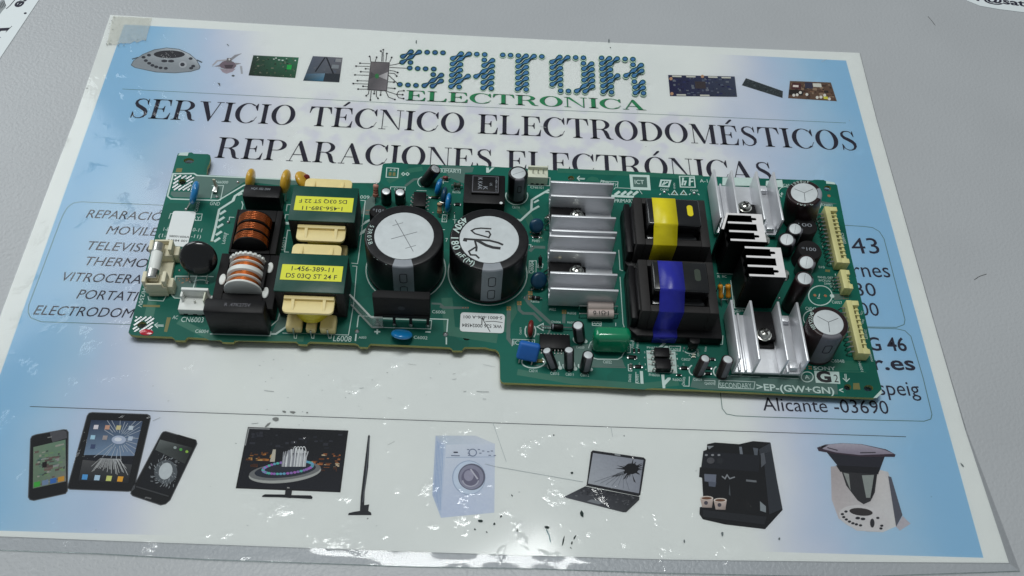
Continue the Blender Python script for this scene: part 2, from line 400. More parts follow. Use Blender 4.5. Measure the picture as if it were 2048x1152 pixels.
# ================================================================== the table
def table_mat():
    M_ = bpy.data.materials.new('grey_table_laminate'); M_.use_nodes = True
    nt = M_.node_tree; n = nt.nodes; b = n['Principled BSDF']
    tc = n.new('ShaderNodeTexCoord')
    n1 = n.new('ShaderNodeTexNoise'); n1.inputs['Scale'].default_value = 14; n1.inputs['Detail'].default_value = 6
    n2 = n.new('ShaderNodeTexNoise'); n2.inputs['Scale'].default_value = 620; n2.inputs['Detail'].default_value = 2
    n3 = n.new('ShaderNodeTexVoronoi'); n3.inputs['Scale'].default_value = 34; n3.inputs['Randomness'].default_value = 1
    for x in (n1, n2, n3): nt.links.new(tc.outputs['Object'], x.inputs['Vector'])
    mx = n.new('ShaderNodeMix'); mx.data_type = 'RGBA'; mx.inputs[6].default_value = lin((166,168,171)); mx.inputs[7].default_value = lin((180,182,185))
    nt.links.new(n1.outputs['Fac'], mx.inputs[0])
    # stray specks of dirt
    lt = n.new('ShaderNodeMath'); lt.operation = 'LESS_THAN'; lt.inputs[1].default_value = 0.016; nt.links.new(n3.outputs['Distance'], lt.inputs[0])
    m2 = n.new('ShaderNodeMix'); m2.data_type = 'RGBA'; m2.inputs[7].default_value = lin((112,106,104))
    nt.links.new(lt.outputs[0], m2.inputs[0]); nt.links.new(mx.outputs[2], m2.inputs[6]); nt.links.new(m2.outputs[2], b.inputs['Base Color'])
    b.inputs['Roughness'].default_value = 0.36; b.inputs['Specular IOR Level'].default_value = 0.4
    bp = n.new('ShaderNodeBump'); bp.inputs['Strength'].default_value = 0.8; bp.inputs['Distance'].default_value = 0.00035
    nt.links.new(n2.outputs['Fac'], bp.inputs['Height']); nt.links.new(bp.outputs[0], b.inputs['Normal'])
    return M_
t = link('table_top', MB().box(-900, 900, -500, 900, -25, 0).mesh('table_top', table_mat(), smooth=0))
tag(t, None, kind='structure')

# ================================================================== the laminated poster
def poster_mat():
    M_ = bpy.data.materials.new('poster_paper'); M_.use_nodes = True
    nt = M_.node_tree; n = nt.nodes; b = n['Principled BSDF']
    tc = n.new('ShaderNodeTexCoord'); sp = n.new('ShaderNodeSeparateXYZ'); nt.links.new(tc.outputs['Object'], sp.inputs[0])
    def math_(op, a, b_=None, c=None):
        x = n.new('ShaderNodeMath'); x.operation = op
        for i, q in enumerate((a, b_, c)):
            if q is None: continue
            if isinstance(q, (int, float)): x.inputs[i].default_value = q
            else: nt.links.new(q, x.inputs[i])
        return x.outputs[0]
    nz = n.new('ShaderNodeTexNoise'); nz.inputs['Scale'].default_value = 9; nz.inputs['Detail'].default_value = 4; nt.links.new(tc.outputs['Object'], nz.inputs['Vector'])
    wob = math_('MULTIPLY', math_('SUBTRACT', nz.outputs['Fac'], 0.5), 0.09)
    def ramp(v, lo, hi):
        x = n.new('ShaderNodeMapRange'); x.interpolation_type = 'SMOOTHSTEP'; x.inputs['From Min'].default_value = lo; x.inputs['From Max'].default_value = hi
        nt.links.new(v, x.inputs['Value']); return x.outputs[0]
    ax = math_('ADD', math_('ABSOLUTE', sp.outputs[0]), wob)
    blue = ramp(ax, 0.112, 0.200)
    lav = math_('MULTIPLY', ramp(ax, 0.105, 0.150), math_('SUBTRACT', 1.0, ramp(ax, 0.150, 0.185)))
    # lavender bloom behind the two headline rows
    band = math_('MULTIPLY', ramp(sp.outputs[1], 0.044, 0.066), math_('SUBTRACT', 1.0, ramp(sp.outputs[1], 0.088, 0.104)))
    n4 = n.new('ShaderNodeTexNoise'); n4.inputs['Scale'].default_value = 75; nt.links.new(tc.outputs['Object'], n4.inputs['Vector'])
    band = math_('MULTIPLY', band, ramp(n4.outputs['Fac'], 0.45, 0.62))
    lav = math_('MAXIMUM', lav, math_('MULTIPLY', band, 0.75))
    inx = math_('LESS_THAN', math_('ABSOLUTE', sp.outputs[0]), 0.2015); iny = math_('LESS_THAN', sp.outputs[1], 0.1425); iny2 = math_('GREATER_THAN', sp.outputs[1], -0.1455)
    inside = math_('MULTIPLY', math_('MULTIPLY', inx, iny), iny2)
    def mix(f, a, c):
        x = n.new('ShaderNodeMix'); x.data_type = 'RGBA'; nt.links.new(f, x.inputs[0])
        for i, q in ((6, a), (7, c)):
            if isinstance(q, tuple): x.inputs[i].default_value = q
            else: nt.links.new(q, x.inputs[i])
        return x.outputs[2]
    nw = n.new('ShaderNodeTexNoise'); nw.inputs['Scale'].default_value = 30; nw.inputs['Detail'].default_value = 6; nt.links.new(tc.outputs['Object'], nw.inputs['Vector'])
    base = mix(nw.outputs['Fac'], lin((224,228,227)), lin((234,237,235)))
    c = mix(math_('MULTIPLY', math_('MULTIPLY', lav, 0.62), inside), base, lin((207,204,226)))
    c = mix(math_('MULTIPLY', blue, inside), c, lin((150,194,224)))
    # grime on the film: fine specks
    vo = n.new('ShaderNodeTexVoronoi'); vo.inputs['Scale'].default_value = 48; nt.links.new(tc.outputs['Object'], vo.inputs['Vector'])
    s2 = n.new('ShaderNodeSeparateColor'); nt.links.new(vo.outputs['Color'], s2.inputs[0])
    sp_ = math_('LESS_THAN', vo.outputs['Distance'], math_('MULTIPLY', math_('POWER', s2.outputs[0], 5.0), 0.028))
    c = mix(math_('MULTIPLY', sp_, 0.7), c, lin((80,84,90)))
    nt.links.new(c, b.inputs['Base Color']); b.inputs['Roughness'].default_value = 0.7; b.inputs['Specular IOR Level'].default_value = 0.15
    return M_
edge_px = [(221,30),(450,44),(714,59),(860,68),(1100,80),(1300,89),(1500,97.5),(1719,106),(1753,240),(1804,420),(1866,640),(1930,860),(2017.6,1126),(1700,1124),(1340,1119.5),(1080,1112),(830,1104),(420,1089),(200,1081),(0,1073)]
outline = [at(p, 0.1) for p in edge_px]
outline = [(p.x, p.y) for p in outline]+[(-209.5,-147.8)]+[tuple(at(p, 0.1)[:2]) for p in ((0,634),(95.5,380),(151,235))]
POSTER = link('laminated_poster', MB().prism(outline, 0.02, 0.20).mesh('poster_paper', poster_mat(), smooth=0))
tag(POSTER, 'laminated service poster in white and blue lying flat under the green circuit board', 'poster')
# clear film: over the sheet and a narrow sealed margin past it
cx = sum(p[0] for p in outline)/len(outline); cy = sum(p[1] for p in outline)/len(outline)
link('laminate_film', MB().poly(outline, 0.45).mesh('laminate_film', MT['film'], smooth=0), POSTER)
def offset_pt(p, d):
    x = p[0]+(d if p[0] > 200 else (-d if p[0] < -200 else 0)); y = p[1]+(d*.35 if p[1] > 140 else (-d if p[1] < -140 else 0)); return (x, y)
mar = MB()
bot_in = [at((x, y), 0.1) for x, y in ((2017.6,1126),(1700,1124),(1340,1119.5),(1080,1112),(830,1104),(420,1089),(200,1081),(0,1073))]
bot_in = [(p.x, p.y) for p in bot_in]+[(-209.5,-147.8)]
bot_out = [(p[0]+(3.6 if k == 0 else 0), p[1]-(3.2 if k == 0 else 5.6+0.5*math.sin(k*1.7))) for k, p in enumerate(bot_in)]
fine_in, fine_out = [], []
for k in range(len(bot_in)-1):
    for j in range(10):
        t_ = j/10; fine_in.append([bot_in[k][q]*(1-t_)+bot_in[k+1][q]*t_ for q in (0,1)]); fine_out.append([bot_out[k][q]*(1-t_)+bot_out[k+1][q]*t_ for q in (0,1)])
nn = len(fine_in); vv = []; rows = 5
for r in range(rows+1):
    for k in range(nn):
        t_ = r/rows; wav = 0.30*math.sin(k*0.9)*math.sin(k*0.37+1)*math.sin(math.pi*min(1, t_*1.0)) + 0.28*t_*abs(math.sin(k*0.23))
        vv.append((fine_in[k][0]*(1-t_)+fine_out[k][0]*t_, fine_in[k][1]*(1-t_)+fine_out[k][1]*t_, 0.43*(1-t_)+0.12*t_+wav))
mar.add(vv, [(r*nn+k+1, r*nn+k, (r+1)*nn+k, (r+1)*nn+k+1) for r in range(rows) for k in range(nn-1)])
link('film_margin', mar.mesh('film_margin', MT['filmedge'], smooth=60), POSTER)
lip = MB().tube([(p[0], p[1], 0.3+0.28*abs(math.sin(k*0.23))) for k, p in enumerate(fine_out)], 0.13, 6)
link('film_edge', lip.mesh('film_edge', MT['clear']), POSTER)
rmar = MB()
rin = [at(p, 0.1) for p in ((1719,106),(1753,240),(1804,420),(1866,640),(1930,860),(2017.6,1126))]
rw = [0.25, 0.3, 0.35, 0.4, 0.6, 3.6]
for k in range(5):
    a, b_ = rin[k], rin[k+1]
    rmar.add([(a.x,a.y,.43),(b_.x,b_.y,.43),(b_.x+rw[k+1],b_.y-(3.2 if k == 4 else 0),.15),(a.x+rw[k],a.y,.15)], [(0,1,2,3)])
link('film_margin', rmar.mesh('film_margin_side', MT['filmedge'], smooth=60), POSTER)

class Pic:
    """a printed picture: flat patches of ink on the poster, each laid a few microns over the last"""
    def __init__(s, z=0.215): s.mb = MB(); s.z = z
    def pts(s, q): return [tuple(at(p, 0.2)[:2]) for p in q]
    def p(s, q, rgb):
        s.z += 0.003
        col = [lin(c) for c in rgb] if isinstance(rgb, list) else lin(rgb)
        s.mb.poly(s.pts(q), s.z, col); return s
    def l(s, q, wd, rgb, closed=False):
        s.z += 0.002; s.mb.ribbon(s.pts(q), wd, s.z, lin(rgb), closed); return s
    def e(s, zf, cx, cy, rx, ry, rgb, rot=0, n=20, rgb2=None):
        q = []
        for k in range(n):
            a = 2*math.pi*k/n; x, y = rx*math.cos(a), ry*math.sin(a); c, sn = math.cos(math.radians(rot)), math.sin(math.radians(rot))
            q.append(zf(cx+x*c-y*sn, cy+x*sn+y*c))
        return s.p(q, rgb)
    def ring(s, zf, cx, cy, rx, ry, wd, rgb, rot=0, n=32, a0=0, a1=360):
        q = []
        for k in range(n+1):
            a = math.radians(a0+(a1-a0)*k/n); x, y = rx*math.cos(a), ry*math.sin(a); c, sn = math.cos(math.radians(rot)), math.sin(math.radians(rot))
            q.append(zf(cx+x*c-y*sn, cy+x*sn+y*c))
        return s.l(q, wd, rgb)
    def bits(s, quad, n, pal, sz, u0=0.03, u1=0.97, v0=0.05, v1=0.95):
        s.z += 0.003
        for k in range(n):
            u = random.uniform(u0, u1); v = random.uniform(v0, v1); du = random.uniform(.3,1)*sz[0]; dv = random.uniform(.3,1)*sz[1]
            s.mb.poly(s.pts([bl(quad, min(u1, max(u0, a)), min(v1, max(v0, b))) for a, b in ((u,v),(u+du,v),(u+du,v+dv),(u,v+dv))]), s.z+random.random()*0.002, lin(random.choice(pal)))
        return s
    def done(s, name, label):
        o = link(name, s.mb.mesh(name, MT['print'], smooth=0), POSTER); tag(o, label); return o
def bl(q, u, v):                       # q: tl, tr, br, bl
    x = (q[0][0]*(1-u)+q[1][0]*u)*(1-v)+(q[3][0]*(1-u)+q[2][0]*u)*v; y = (q[0][1]*(1-u)+q[1][1]*u)*(1-v)+(q[3][1]*(1-u)+q[2][1]*u)*v
    return (x, y)

INKD = lin((44,42,58))
def headline(s, p0, p1, hgt, col, name, label, dy=0):
    mb = MB(); a, b_ = at(p0, .2), at(p1, .2)
    put_text(mb, s, a, b_, hgt, 0.235, col, glyphs=serif_line(s))
    tag(link(name, mb.mesh(name, MT['print'], smooth=0), POSTER), label)
hh = (at((262,197), .2)-at((262,235.5), .2)).length
headline('SERVICIO TÉCNICO ELECTRODOMÉSTICOS', (260,235.5), (1716,301.5), hh, INKD, 'printed_heading', 'heading row reading SERVICIO TÉCNICO ELECTRODOMÉSTICOS')
headline('REPARACIONES ELECTRÓNICAS', (429,315.5), (1546,366), hh, INKD, 'printed_heading', 'heading row reading REPARACIONES ELECTRÓNICAS')
mb = MB(); a, b_ = at(N(117,494), .2), at(N(1942,570), .2); hg = (at(N(150,420), .2)-at(N(150,495), .2)).length
put_text(mb, '', (a.x+.35, a.y-.3), (b_.x+.35, b_.y-.3), hg, 0.230, lin((70,84,84)), glyphs=serif_line('ELECTRONICA'))
put_text(mb, '', a, b_, hg, 0.238, lin((46,140,92)), glyphs=serif_line('ELECTRONICA'))
tag(link('printed_heading', mb.mesh('printed_subtitle', MT['print'], smooth=0), POSTER), 'green serif word ELECTRONICA under the dotted logo')

mb = MB(); th = (at(PL(460,103), .2)-at(PL(452,145), .2)).length
for s, a, b_ in (('REPARACIÓ', (448,145), (846,161)), ('MOVILE', (553,231), (824,241)), ('TELEVISIO', (453,312), (824,328)), ('THERMO', (443,394), (770,406)), ('VITROCERA', (322,476), (733,491)), ('PORTATI', (398,568), (716,582)), ('ELECTRODOM', (172,652), (697,670))):
    put_text(mb, s, at(PL(*a), .2), at(PL(*b_), .2), th, 0.235, INKD, shear=0.22, bold=0.0)
tag(link('printed_list', mb.mesh('printed_list', MT['print'], smooth=0), POSTER), 'list of repair services in slanted capitals')
mb = MB()
for s, a, b_, hgt, bo in (('43', (175,228), (318,228), 78, 0), ('rnes', (180,350), (372,353), 74, 0), ('30', (192,449), (300,451), 66, 0), ('00', (214,552), (315,555), 66, 0), ('G 46', (258,735), (460,738), 66, .015), ('r.es', (285,836), (503,838), 70, .018), ('speig', (312,968), (528,974), 74, 0), ('Alicante -03690', (-296,1050), (365,1068), 68, 0)):
    q = PR(*a); hgm = (at((q[0], q[1]-hgt/2.618), .2)-at(q, .2)).length
    put_text(mb, s, at(q, .2), at(PR(*b_), .2), hgm, 0.235, INKD, bold=bo)
tag(link('printed_address', mb.mesh('printed_address', MT['print'], smooth=0), POSTER), 'contact lines and town name printed beside the circuit board')
pc = Pic()
LNC = (92,120,116)
pc.l([(245,178),(400,186),(860,210),(1320,229),(1692,246)], .28, LNC)
pc.l([(60,813),(420,826),(840,840.8),(1340,858),(1812,873.5)], .32, (74,80,84))
pc.l([PL(*q) for q in ((900,82),(425,62),(385,68),(352,92),(325,140),(235,380),(150,605),(147,640),(160,668),(215,690),(720,706))], .3, LNC)
pc.l([PR(*q) for q in ((90,78),(230,86),(275,92),(310,112),(335,150),(395,380),(445,575),(440,600),(400,615),(230,612))], .34, LNC)
pc.l([PR(*q) for q in ((220,616),(400,622),(445,632),(476,662),(540,880),(586,1070),(580,1095),(545,1106),(200,1098),(-300,1084),(-440,1078),(-490,1068),(-512,1040),(-522,955))], .34, LNC)
pc.done('printed_line', 'thin rules and rounded frames printed on the poster')

# --- logo word of linked dots
pc = Pic(0.222)
dots = {'S': ([(160,128),(222,130),(282,132),(342,134),(402,136)], [(97,164),(158,168)], [(93,208),(155,210)], [(150,252),(210,256),(270,258),(332,260)], [(328,302),(390,306)], [(325,346),(388,350)], [(75,377),(136,381),(197,384),(260,386),(322,390)]),
 'A': ([(540,145),(600,147),(658,149),(718,152)], [(476,182),(537,185),(715,193),(777,196)], [(474,224),(535,227),(713,235),(776,239)], [(471,267),(533,270),(712,279),(774,282)], [(469,309),(528,312),(592,316),(652,319),(710,321),(772,325)], [(465,352),(526,355),(707,364),(769,368)], [(462,396),(524,399),(706,408),(768,411)]),
 'T': ([(855,158),(914,160),(973,163),(1032,165),(1092,167),(1151,170)], [(971,205),(1033,208)], [(970,247),(1033,250)], [(970,290),(1033,293)], [(969,333),(1033,336)], [(969,376),(1033,379)], [(967,418),(1032,421)]),
 'O': ([(1287,176),(1347,178),(1407,180),(1466,182)], [(1227,214),(1290,217),(1466,224),(1528,227)], [(1229,256),(1291,260),(1469,266),(1531,270)], [(1229,299),(1292,302),(1470,309),(1533,313)], [(1229,342),(1292,345),(1470,352),(1534,355)], [(1229,385),(1292,388),(1472,395),(1535,399)], [(1293,433),(1352,435),(1414,436),(1478,438)]),
 'R': ([(1603,186),(1662,189),(1721,191),(1781,194),(1840,196)], [(1605,228),(1668,232),(1841,238),(1903,241)], [(1606,271),(1670,274),(1846,281),(1907,284)], [(1609,314),(1672,317),(1724,321),(1787,321),(1848,322)], [(1611,356),(1675,360),(1851,367),(1915,370)], [(1613,400),(1676,404),(1856,410),(1918,413)], [(1615,443),(1678,447),(1858,452),(1920,455)])}
for ch, rows_ in dots.items():
    alld = [d for r in rows_ for d in r]
    for x, y in alld: pc.e(N, x, y, 26, 23, (190,222,200), n=12)
    for ri in range(1, len(rows_)):
        for x, y in rows_[ri]:
            for x2, y2 in rows_[ri-1]:
                if 40 < x2-x < 80: pc.l([N(x+6,y-5), N((x+x2)/2,(y+y2)/2), N(x2-6,y2+5)], [3.4, 1.5, 3.4], (20,52,54))
    for x, y in alld:
        pc.e(N, x, y, 22, 18.5, (20,52,54), n=14); pc.e(N, x, y, 15, 12, (66,114,162), n=12)
    for ri in range(1, len(rows_)):
        for x, y in rows_[ri]:
            for x2, y2 in rows_[ri-1]:
                if 40 < x2-x < 80: pc.l([N(x+4,y-3), N((x+x2)/2,(y+y2)/2), N(x2-4,y2+3)], [1.6, .2, 1.6], (74,124,170))
pc.done('printed_logo', 'logo word of blue dots joined by short diagonal links')
# --- chip emblem
pc = Pic()
DK = (44,44,48)
for pts in (((1520,282),(1515,240),(1510,236)),((1560,282),(1573,243)),((1618,282),(1622,200),(1610,188)),((1630,282),(1632,176)),((1655,282),(1664,210)),((1690,285),(1707,245)),
            ((1515,300),(1425,296)),((1512,325),(1390,322)),((1510,348),(1475,346)),((1507,375),(1432,372)),((1503,405),(1380,400)),((1500,455),(1402,452)),((1497,482),(1365,478)),((1494,505),(1452,502)),((1490,528),(1408,527)),
            ((1505,537),(1500,570),(1480,586)),((1525,540),(1517,625)),((1553,542),(1550,568)),((1570,544),(1570,590),(1585,610)),((1612,545),(1608,580)),((1655,547),(1680,600),(1735,620)),((1665,547),(1750,575),(1770,545),(1815,542)),((1750,575),(1805,577)),((1750,575),(1770,605),(1812,612)),
            ((1690,315),(1740,308),(1780,296)),((1688,335),(1850,342)),((1685,362),(1725,366),(1760,380)),((1683,385),(1730,388),(1752,412)),((1680,405),(1760,478)),((1674,462),(1728,466)),((1670,516),(1735,522))):
    pc.l([Q1(*q) for q in pts], .42, DK); pc.e(Q1, pts[-1][0], pts[-1][1], 9, 8, DK, n=10)
cq = [Q1(1520,282),Q1(1690,290),Q1(1665,547),Q1(1490,535)]
pc.p(cq, DK); cq2 = [bl(cq,.03,.02),bl(cq,.97,.02),bl(cq,.97,.98),bl(cq,.03,.98)]
pc.p(cq2, [(126,120,122),(108,104,108),(134,128,132),(98,96,100)])
pc.p([bl(cq2,.45,.5),bl(cq2,.98,.33),bl(cq2,.98,.62)], [(150,146,150),(196,194,196),(190,188,190)]); pc.p([bl(cq2,.45,.5),bl(cq2,.03,.35),bl(cq2,.03,.62)], [(96,96,98),(84,84,86),(86,86,88)])
pc.e(Q1, 1575, 412, 18, 22, (60,130,80)); pc.done('printed_picture', 'chip emblem with wire tracks beside the dotted logo')
# --- top row pictures
pc = Pic()
pn = [(1255,625),(1280,580),(1370,520),(1480,475),(1600,457),(1720,470),(1820,515),(1890,575),(1925,640),(1915,665),(1830,690),(1680,703),(1500,695),(1380,670),(1290,650)]
pc.l([Q0(1268,568),Q0(1330,550)], .8, (70,80,90)); pc.l([Q0(1890,575),Q0(1940,600)], .8, (70,80,90))
pc.p([Q0(*q) for q in pn], (96,104,112)); pc.p([Q0(1590+(x-1590)*.975, 585+(y-585)*.95) for x, y in pn], [(150,156,162)]*4+[(186,192,198)]*4+[(150,156,162)]*7)
pc.e(Q0, 1625, 522, 150, 38, (58,58,64))
for x, y in ((1430,530),(1378,550),(1400,582),(1432,608),(1464,628),(1500,642),(1542,652),(1592,656),(1830,563),(1855,635),(1835,655)): pc.e(Q0, x, y, 20, 13, (62,64,72), n=10)
pc.e(Q0, 1578, 586, 30, 13, (62,64,72)); pc.e(Q0, 1643, 587, 30, 13, (62,64,72)); pc.e(Q0, 1755, 620, 38, 32, (182,186,192)); pc.e(Q0, 1752, 620, 22, 18, (62,64,72))
pc.done('printed_picture', 'grey leaf-shaped control panel picture with dark window')
pc = Pic()
for q, c in ((((240,285),(275,250),(310,222),(375,207),(330,235),(290,265),(265,290)), (150,150,156)), (((105,315),(150,268),(235,262),(240,275),(160,280),(120,318)), (176,174,180)), (((125,325),(200,300),(210,330)), (140,134,140)), (((300,290),(370,298),(310,315)), (150,146,150)),
             (((355,318),(375,322),(382,390),(365,392)), (170,172,178)), (((170,310),(200,282),(250,268),(300,285),(325,320),(300,345),(230,350),(185,335)), (126,112,122)), (((178,345),(318,345),(290,372),(235,390),(200,375)), (168,156,166)), (((240,250),(275,250),(285,290),(235,290)), (118,112,116)), (((215,310),(300,310),(280,345),(230,345)), (84,74,82))):
    pc.p([Q1(*x) for x in q], c)
pc.e(Q1, 262, 262, 9, 9, (215,215,215)); pc.e(Q1, 295, 408, 14, 8, (80,84,84)); pc.p([Q1(*x) for x in ((155,470),(178,475),(180,505))], (90,96,98))
pc.done('printed_picture', 'small grey blender blade picture')
def pcb_pic(quad, base, pal, n, sz, label, extra=None):
    pc = Pic(); pc.p([*quad], base); pc.bits(quad, n, pal, sz)
    if extra: extra(pc, quad)
    pc.done('printed_picture', label)
pcb_pic([Q1(475,225),Q1(880,245),Q1(848,428),Q1(432,405)], [(52,72,62),(60,120,92),(44,86,62),(40,48,42)], [(44,66,52),(76,90,76),(96,104,84),(38,54,44),(120,124,108),(40,92,60)], 90, (.05,.08), 'small green circuit board picture',
        lambda pc, q: (pc.p([bl(q,.78,.38),bl(q,.88,.38),bl(q,.88,.6),bl(q,.78,.6)], (40,176,82)), pc.bits(q, 7, [(225,235,230)], (.05,.07), .08, .95, .03, .2)))
def dev(pc, q):
    pc.l([bl(q,.42,.02),bl(q,.25,.62)], .8, (40,42,50)); pc.l([bl(q,.46,.02),bl(q,.80,.68)], .8, (40,42,50)); pc.p([bl(q,0,.72),bl(q,.55,.66),bl(q,.55,.98),bl(q,.0,.98)], [(70,100,124),(120,150,170),(60,120,150),(40,60,70)])
    pc.p([bl(q,.55,.66),bl(q,1,.66),bl(q,1,.98),bl(q,.55,.98)], (52,58,66)); pc.p([bl(q,.7,.3),bl(q,.92,.3),bl(q,.92,.45),bl(q,.7,.45)], (138,144,150)); pc.p([bl(q,.78,.05),bl(q,.97,.05),bl(q,.97,.18),bl(q,.78,.18)], (150,152,156))
pcb_pic([Q1(1005,232),Q1(1270,247),Q1(1240,467),Q1(918,452)], [(98,104,120),(116,116,124),(70,72,78),(74,88,100)], [(92,98,112),(104,108,118)], 10, (.1,.1), 'opened grey drive unit picture', dev)
pcb_pic([Q2(150,400),Q2(505,408),Q2(518,517),Q2(160,513)], [(34,36,74),(66,74,96),(60,68,84),(30,30,72)], [(44,48,92),(86,96,116),(110,116,128),(36,36,70),(60,62,80)], 90, (.05,.1), 'dark blue circuit board picture',
        lambda pc, q: (pc.p([bl(q,.39,.28),bl(q,.55,.28),bl(q,.55,.62),bl(q,.39,.62)], (66,58,62)), [pc.p([bl(q,u,v),bl(q,u+.14,v),bl(q,u+.14,v+.07),bl(q,u,v+.07)], (206,206,196)) for u, v in ((.06,.02),(.27,.02),(.6,.02),(.8,.03),(.1,.9),(.45,.91))], [pc.e(Q2, x, y, 9, 9, (190,150,120), n=10) for x, y in ((165,420),(333,408),(170,500))]))
pcb_pic([Q2(565,417),Q2(762,486),Q2(760,523),Q2(543,455)], (54,62,66), [(82,92,96),(70,80,84),(40,46,50)], 70, (.045,.16), 'tilted dark keyboard picture')
def brown(pc, q):
    for u, v, a, b_, c in ((.05,.12,.22,.34,(84,44,48)),(.08,.22,.13,.12,(230,220,214)),(.36,.04,.18,.34,(60,60,82)),(.55,.08,.2,.2,(214,214,206)),(.74,.78,.09,.14,(216,210,80)),(.0,.5,.3,.3,(42,36,34))): pc.p([bl(q,u,v),bl(q,u+a,v),bl(q,u+a,v+b_),bl(q,u,v+b_)], c)
    for x, y in ((820,508),(838,506),(855,494),(890,504),(945,520),(965,518),(985,508),(1010,528)): pc.e(Q2, x, y, 8, 8, (224,222,216), n=10)
pcb_pic([Q2(800,432),Q2(1018,440),Q2(1050,540),Q2(790,524)], (104,80,66), [(62,50,46),(130,100,80),(44,38,40),(150,128,108),(84,60,50)], 80, (.1,.14), 'brown power board picture', brown)
# --- bottom row pictures
def phone(zf, body, scr, label, extra):
    pc = Pic(); pc.p([zf(*q) for q in body], (28,29,33)); pc.l([zf(*q) for q in body], .35, (92,94,98), True); pc.p([zf(*q) for q in scr[0]], scr[1]); extra(pc, [zf(*q) for q in scr[0]]); pc.done('printed_picture', label)
def ph1(pc, q):
    pc.bits(q, 60, [(120,150,110),(90,120,110),(160,160,150),(110,96,90),(80,90,86)], (.16,.05)); pc.bits(q, 25, [(120,100,96),(96,82,80),(150,150,150)], (.3,.06), .2, .8, .3, .7)
    for u, c in ((.03,(70,170,70)),(.28,(120,140,170)),(.52,(60,110,180)),(.76,(200,150,60))): pc.p([bl(q,u,.86),bl(q,u+.19,.86),bl(q,u+.19,.98),bl(q,u,.98)], c)
    pc.p([Q3(*x) for x in ((345,150),(440,142),(462,150),(465,195),(365,225),(350,180))], (86,86,92)); pc.l([Q3(330,192),Q3(360,186)], .4, (140,140,140)); pc.p([bl(q,.28,.42),bl(q,.42,.42),bl(q,.42,.55),bl(q,.28,.55)], (30,26,28))
phone(Q3, [(212,200),(222,182),(245,172),(440,136),(462,138),(474,155),(468,560),(455,580),(235,628),(208,622),(197,605)], ([(232,258),(455,205),(458,495),(228,545)], [(120,140,120),(110,140,120),(130,130,124),(110,130,110)]), 'black phone picture with scratched bright screen', ph1)
def tab(pc, q):
    pc.p([bl(q,0,.58),bl(q,.35,.565),bl(q,.55,.575),bl(q,1,.56),bl(q,1,.70),bl(q,0,.66)], (30,32,42)); pc.p([bl(q,0,.66),bl(q,1,.70),bl(q,1,1),bl(q,0,1)], [(84,84,86),(70,72,76),(34,36,42),(44,46,52)])
    for k in range(24):
        a = math.radians(-150+k*12.5+random.uniform(-4,4)); r0, r1 = random.uniform(.10,.2), random.uniform(.3,.6); cx_, cy_ = .62, .30
        pc.l([bl(q,min(1,max(0,cx_+r0*math.cos(a))),min(1,max(0,cy_+r0*.8*math.sin(a)))), bl(q,min(1,max(0,cx_+r1*math.cos(a))),min(1,max(0,cy_+r1*.8*math.sin(a))))], .22, (182,188,198))
    for k in range(26):
        u = .2+.8*k/26; pc.l([bl(q,.5+(u-.5)*.5,.62), bl(q,min(1,u),.62+random.uniform(.1,.26))], .2, (190,192,194))
    for u, v, c in ((.08,.08,(220,214,220)),(.30,.08,(204,160,140)),(.52,.08,(206,196,150)),(.76,.08,(196,206,216)),(.06,.25,(170,206,224)),(.30,.25,(170,160,160)),(.8,.25,(190,200,215)),(.1,.4,(70,84,120))): pc.p([bl(q,u,v),bl(q,u+.09,v),bl(q,u+.09,v+.07),bl(q,u,v+.07)], c)
    pc.e(Q3, 825, 208, 50, 30, (180,190,210)); pc.e(Q3, 820, 205, 26, 14, (216,220,228))
    for u, c in ((.06,(90,160,214)),(.31,(180,206,226)),(.55,(206,210,130)),(.78,(226,170,60))): pc.p([bl(q,u,.9),bl(q,u+.11,.9),bl(q,u+.11,.985),bl(q,u,.985)], c)
phone(Q3, [(605,40),(618,22),(640,17),(1020,30),(1040,40),(1044,62),(930,545),(915,560),(890,565),(485,550),(470,540),(472,525)], ([(632,70),(990,78),(885,508),(545,488)], [(44,56,84),(70,86,112),(150,170,200),(150,178,206)]), 'black tablet picture with cracked landscape screen', tab)
def ph2(pc, q):
    pc.p([bl(q,0,0),bl(q,1,0),bl(q,1,.34),bl(q,0,.22)], [(110,116,116),(40,44,44),(56,60,60),(84,90,90)]); pc.e(Q3, 1150, 430, 80, 84, (92,98,104), rot=20); 
    for k in range(60):
        a = random.uniform(0, 6.28); r = random.uniform(.3, 1.15); pc.l([Q3(1145+90*r*math.cos(a), 430+95*r*math.sin(a)), Q3(1145+90*(r+.16)*math.cos(a+.1), 430+95*(r+.16)*math.sin(a+.1))], .25, (150,156,162))
    pc.e(Q3, 1150, 425, 46, 60, (196,202,206), rot=20)
    for x, y, c in ((1215,262,(160,170,170)),(1255,275,(90,170,80)),(1297,290,(150,190,80))): pc.e(Q3, x, y, 11, 10, c, n=10)
    pc.p([Q3(*x) for x in ((1215,185),(1240,172),(1362,208),(1345,262),(1230,222))], (20,20,24)); pc.l([Q3(945,532),Q3(1170,600)], .5, (70,72,76)); pc.l([Q3(1010,607),Q3(1050,617)], .6, (110,110,112))
phone(Q3, [(1120,165),(1132,152),(1150,149),(1345,205),(1362,215),(1367,235),(1180,625),(1150,652),(1115,660),(920,595),(907,580),(912,560)], ([(1110,205),(1335,262),(1180,590),(960,530)], (28,30,36)), 'tilted black phone picture with white shattered spot', ph2)
pc = Pic()
tq = [Q4(263,118),Q4(960,142),Q4(905,572),Q4(178,544)]; pc.p(tq, (26,27,32)); iq = [bl(tq,.018,.03),bl(tq,.985,.02),bl(tq,.985,.97),bl(tq,.015,.975)]
